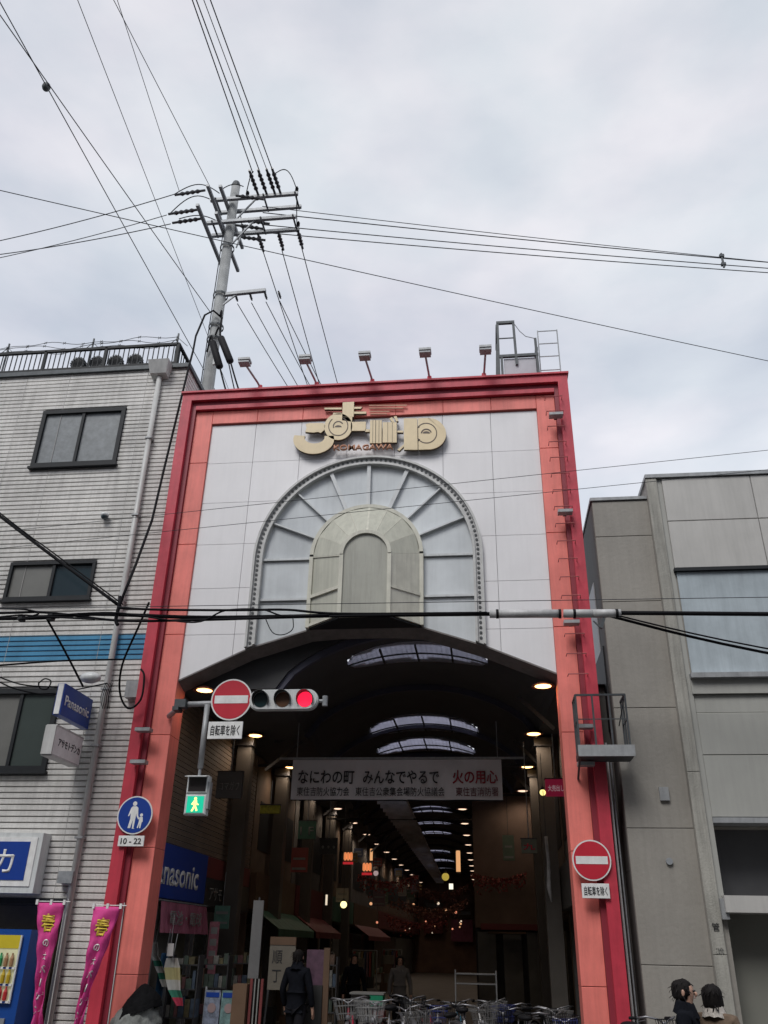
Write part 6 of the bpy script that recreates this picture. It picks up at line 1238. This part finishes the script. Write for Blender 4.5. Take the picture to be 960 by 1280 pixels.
    for s_ in (-1, 1):
        st_ = stride * s_; MB().ball((0.10 * s_, st_ * 0.6 - st_ - 0.07, 0.045), 0.13, 12, 8, (0.38, 1.0, 0.36)).build('shoe', BLACK, t, smooth=True)
    # face
    MB().ball((0, -0.10, 1.575), 0.017, 8, 6, (0.8, 1.0, 1.3)).build('nose', SKIN, t, smooth=True)
    for s_ in (-1, 1):
        MB().ball((0.031 * s_, -0.088, 1.603), 0.010, 8, 6).build('eye', INK, t, smooth=True); MB().ball((0.082 * s_, 0.005, 1.585), 0.028, 8, 6, (0.35, 0.7, 1.1)).build('ear', SKIN, t, smooth=True)
    MB().ball((0, -0.089, 1.545), 0.02, 8, 6, (1.1, 0.3, 0.3)).build('mouth', mat('lips', (0.35, 0.12, 0.1), 0.5), t, smooth=True)
    hr = MB(); bm = bmesh.new(); bmesh.ops.create_icosphere(bm, subdivisions=3, radius=1)
    from mathutils import noise
    low_ = 1.47 if hair_style == 'bob' else 1.52
    for v in bm.verts:
        n_ = 1 + 0.05 * noise.noise(v.co * 4 + Vector((h * 9, 0, 0))); x, y, z = v.co * n_
        n2 = 1 + 0.10 * noise.noise(Vector((v.co.x * 9, v.co.y * 9, v.co.z * 2.5)) + Vector((h * 5, 3, 0))) + 0.05 * noise.noise(v.co * 22)
        p = Vector((x * n2 * (0.098 if hair_style == 'bob' else 0.088), 0.020 + y * n2 * 0.105, 1.612 + z * n2 * 0.092))
        if p.z < 1.60 and p.y > -0.03: p.z = max(p.z - (0.07 if hair_style == 'bob' else 0.03), low_ - 0.02)
        if p.y < -0.06 and p.z < 1.645: p.y = -0.055
        v.co = p
    me = bpy.data.meshes.new('hair'); bm.to_mesh(me); bm.free(); me.materials.append(HAIR)
    for p in me.polygons: p.use_smooth = True
    ho = bpy.data.objects.new('hair', me); COL.objects.link(ho); ho.parent = t
    rs_ = random.Random(int(h * 1000)); lk = MB()
    for v in list(me.vertices)[::2]:
        p = v.co.copy(); n_ = v.normal.copy()
        if p.y < -0.05 and p.z < 1.66: continue
        d = Vector((n_.x * 0.5 + rs_.uniform(-.4, .4), n_.y * 0.5 + rs_.uniform(-.4, .4), -0.8 + rs_.uniform(-.3, .5))).normalized(); w_ = d.cross(n_)
        if w_.length < 0.1: continue
        w_ = w_.normalized() * 0.007; L1 = rs_.uniform(0.03, 0.055); a0 = p + n_ * 0.002
        lk.add([a0 - w_, a0 + w_, a0 + d * L1 * 0.6 + n_ * 0.010 + w_ * 0.7, a0 + d * L1 * 0.6 + n_ * 0.010 - w_ * 0.7, a0 + d * L1 + n_ * 0.006], [(0, 1, 2, 3), (3, 2, 4)])
    lk.build('hair_locks', HAIR, t, kind='stuff')
    ck = MB().lathe((0, 0.012, 1.395), [(0.125, 0.0), (0.105, 0.05), (0.088, 0.10), (0.078, 0.115), (0.07, 0.10), (0.08, 0.03)], 18)
    ck.v = [(x * 1.05 + 0.006 * sin(9 * y * 30), y, z + 0.02 * (y / 0.1) + 0.006 * sin(x * 70)) for x, y, z in ck.v]; ck.build('collar', collar or top, t, smooth=True)
    return t
JB = mat('black jacket cloth', (0.008, 0.009, 0.013), 0.9, 0.3, 20, spec=0.1); JBR = mat('brown jacket cloth', (0.16, 0.11, 0.075), 0.85, 0.25, 20); TRO = mat('dark trousers', (0.012, 0.012, 0.015), 0.9, spec=0.1); COLW = mat('pale fur collar', (0.5, 0.46, 0.42), 0.9, 0.3, 30, bump=0.6); JG = mat('grey coat cloth', (0.16, 0.155, 0.15), 0.85, 0.2, 10)
person('person with short black hair in a black jacket, left of the pair at lower right', (1.83, 9.6, 0.12 - 0.12), radians(70), 1.70, JB, TRO, 'short')
person('person with black bob in a brown jacket and pale collar at lower right', (2.12, 9.75, 0.0), radians(150), 1.66, JBR, TRO, 'bob', arm=((0.26, -0.06, 1.16), (0.10, -0.20, 1.40)), collar=COLW)
person('person in black standing among the boards on the left inside the arcade', (-3.18, 15.4, 0.12), radians(165), 1.72, JB, TRO, 'short')
person('person in a pale grey coat walking among the bicycles near the centre', (-2.05, 21.0, 0.12), radians(10), 1.60, JG, TRO, 'bob')
person('person in a dark coat beyond the crates left of centre', (-3.0, 20.5, 0.12), radians(20), 1.62, JB, TRO, 'short')
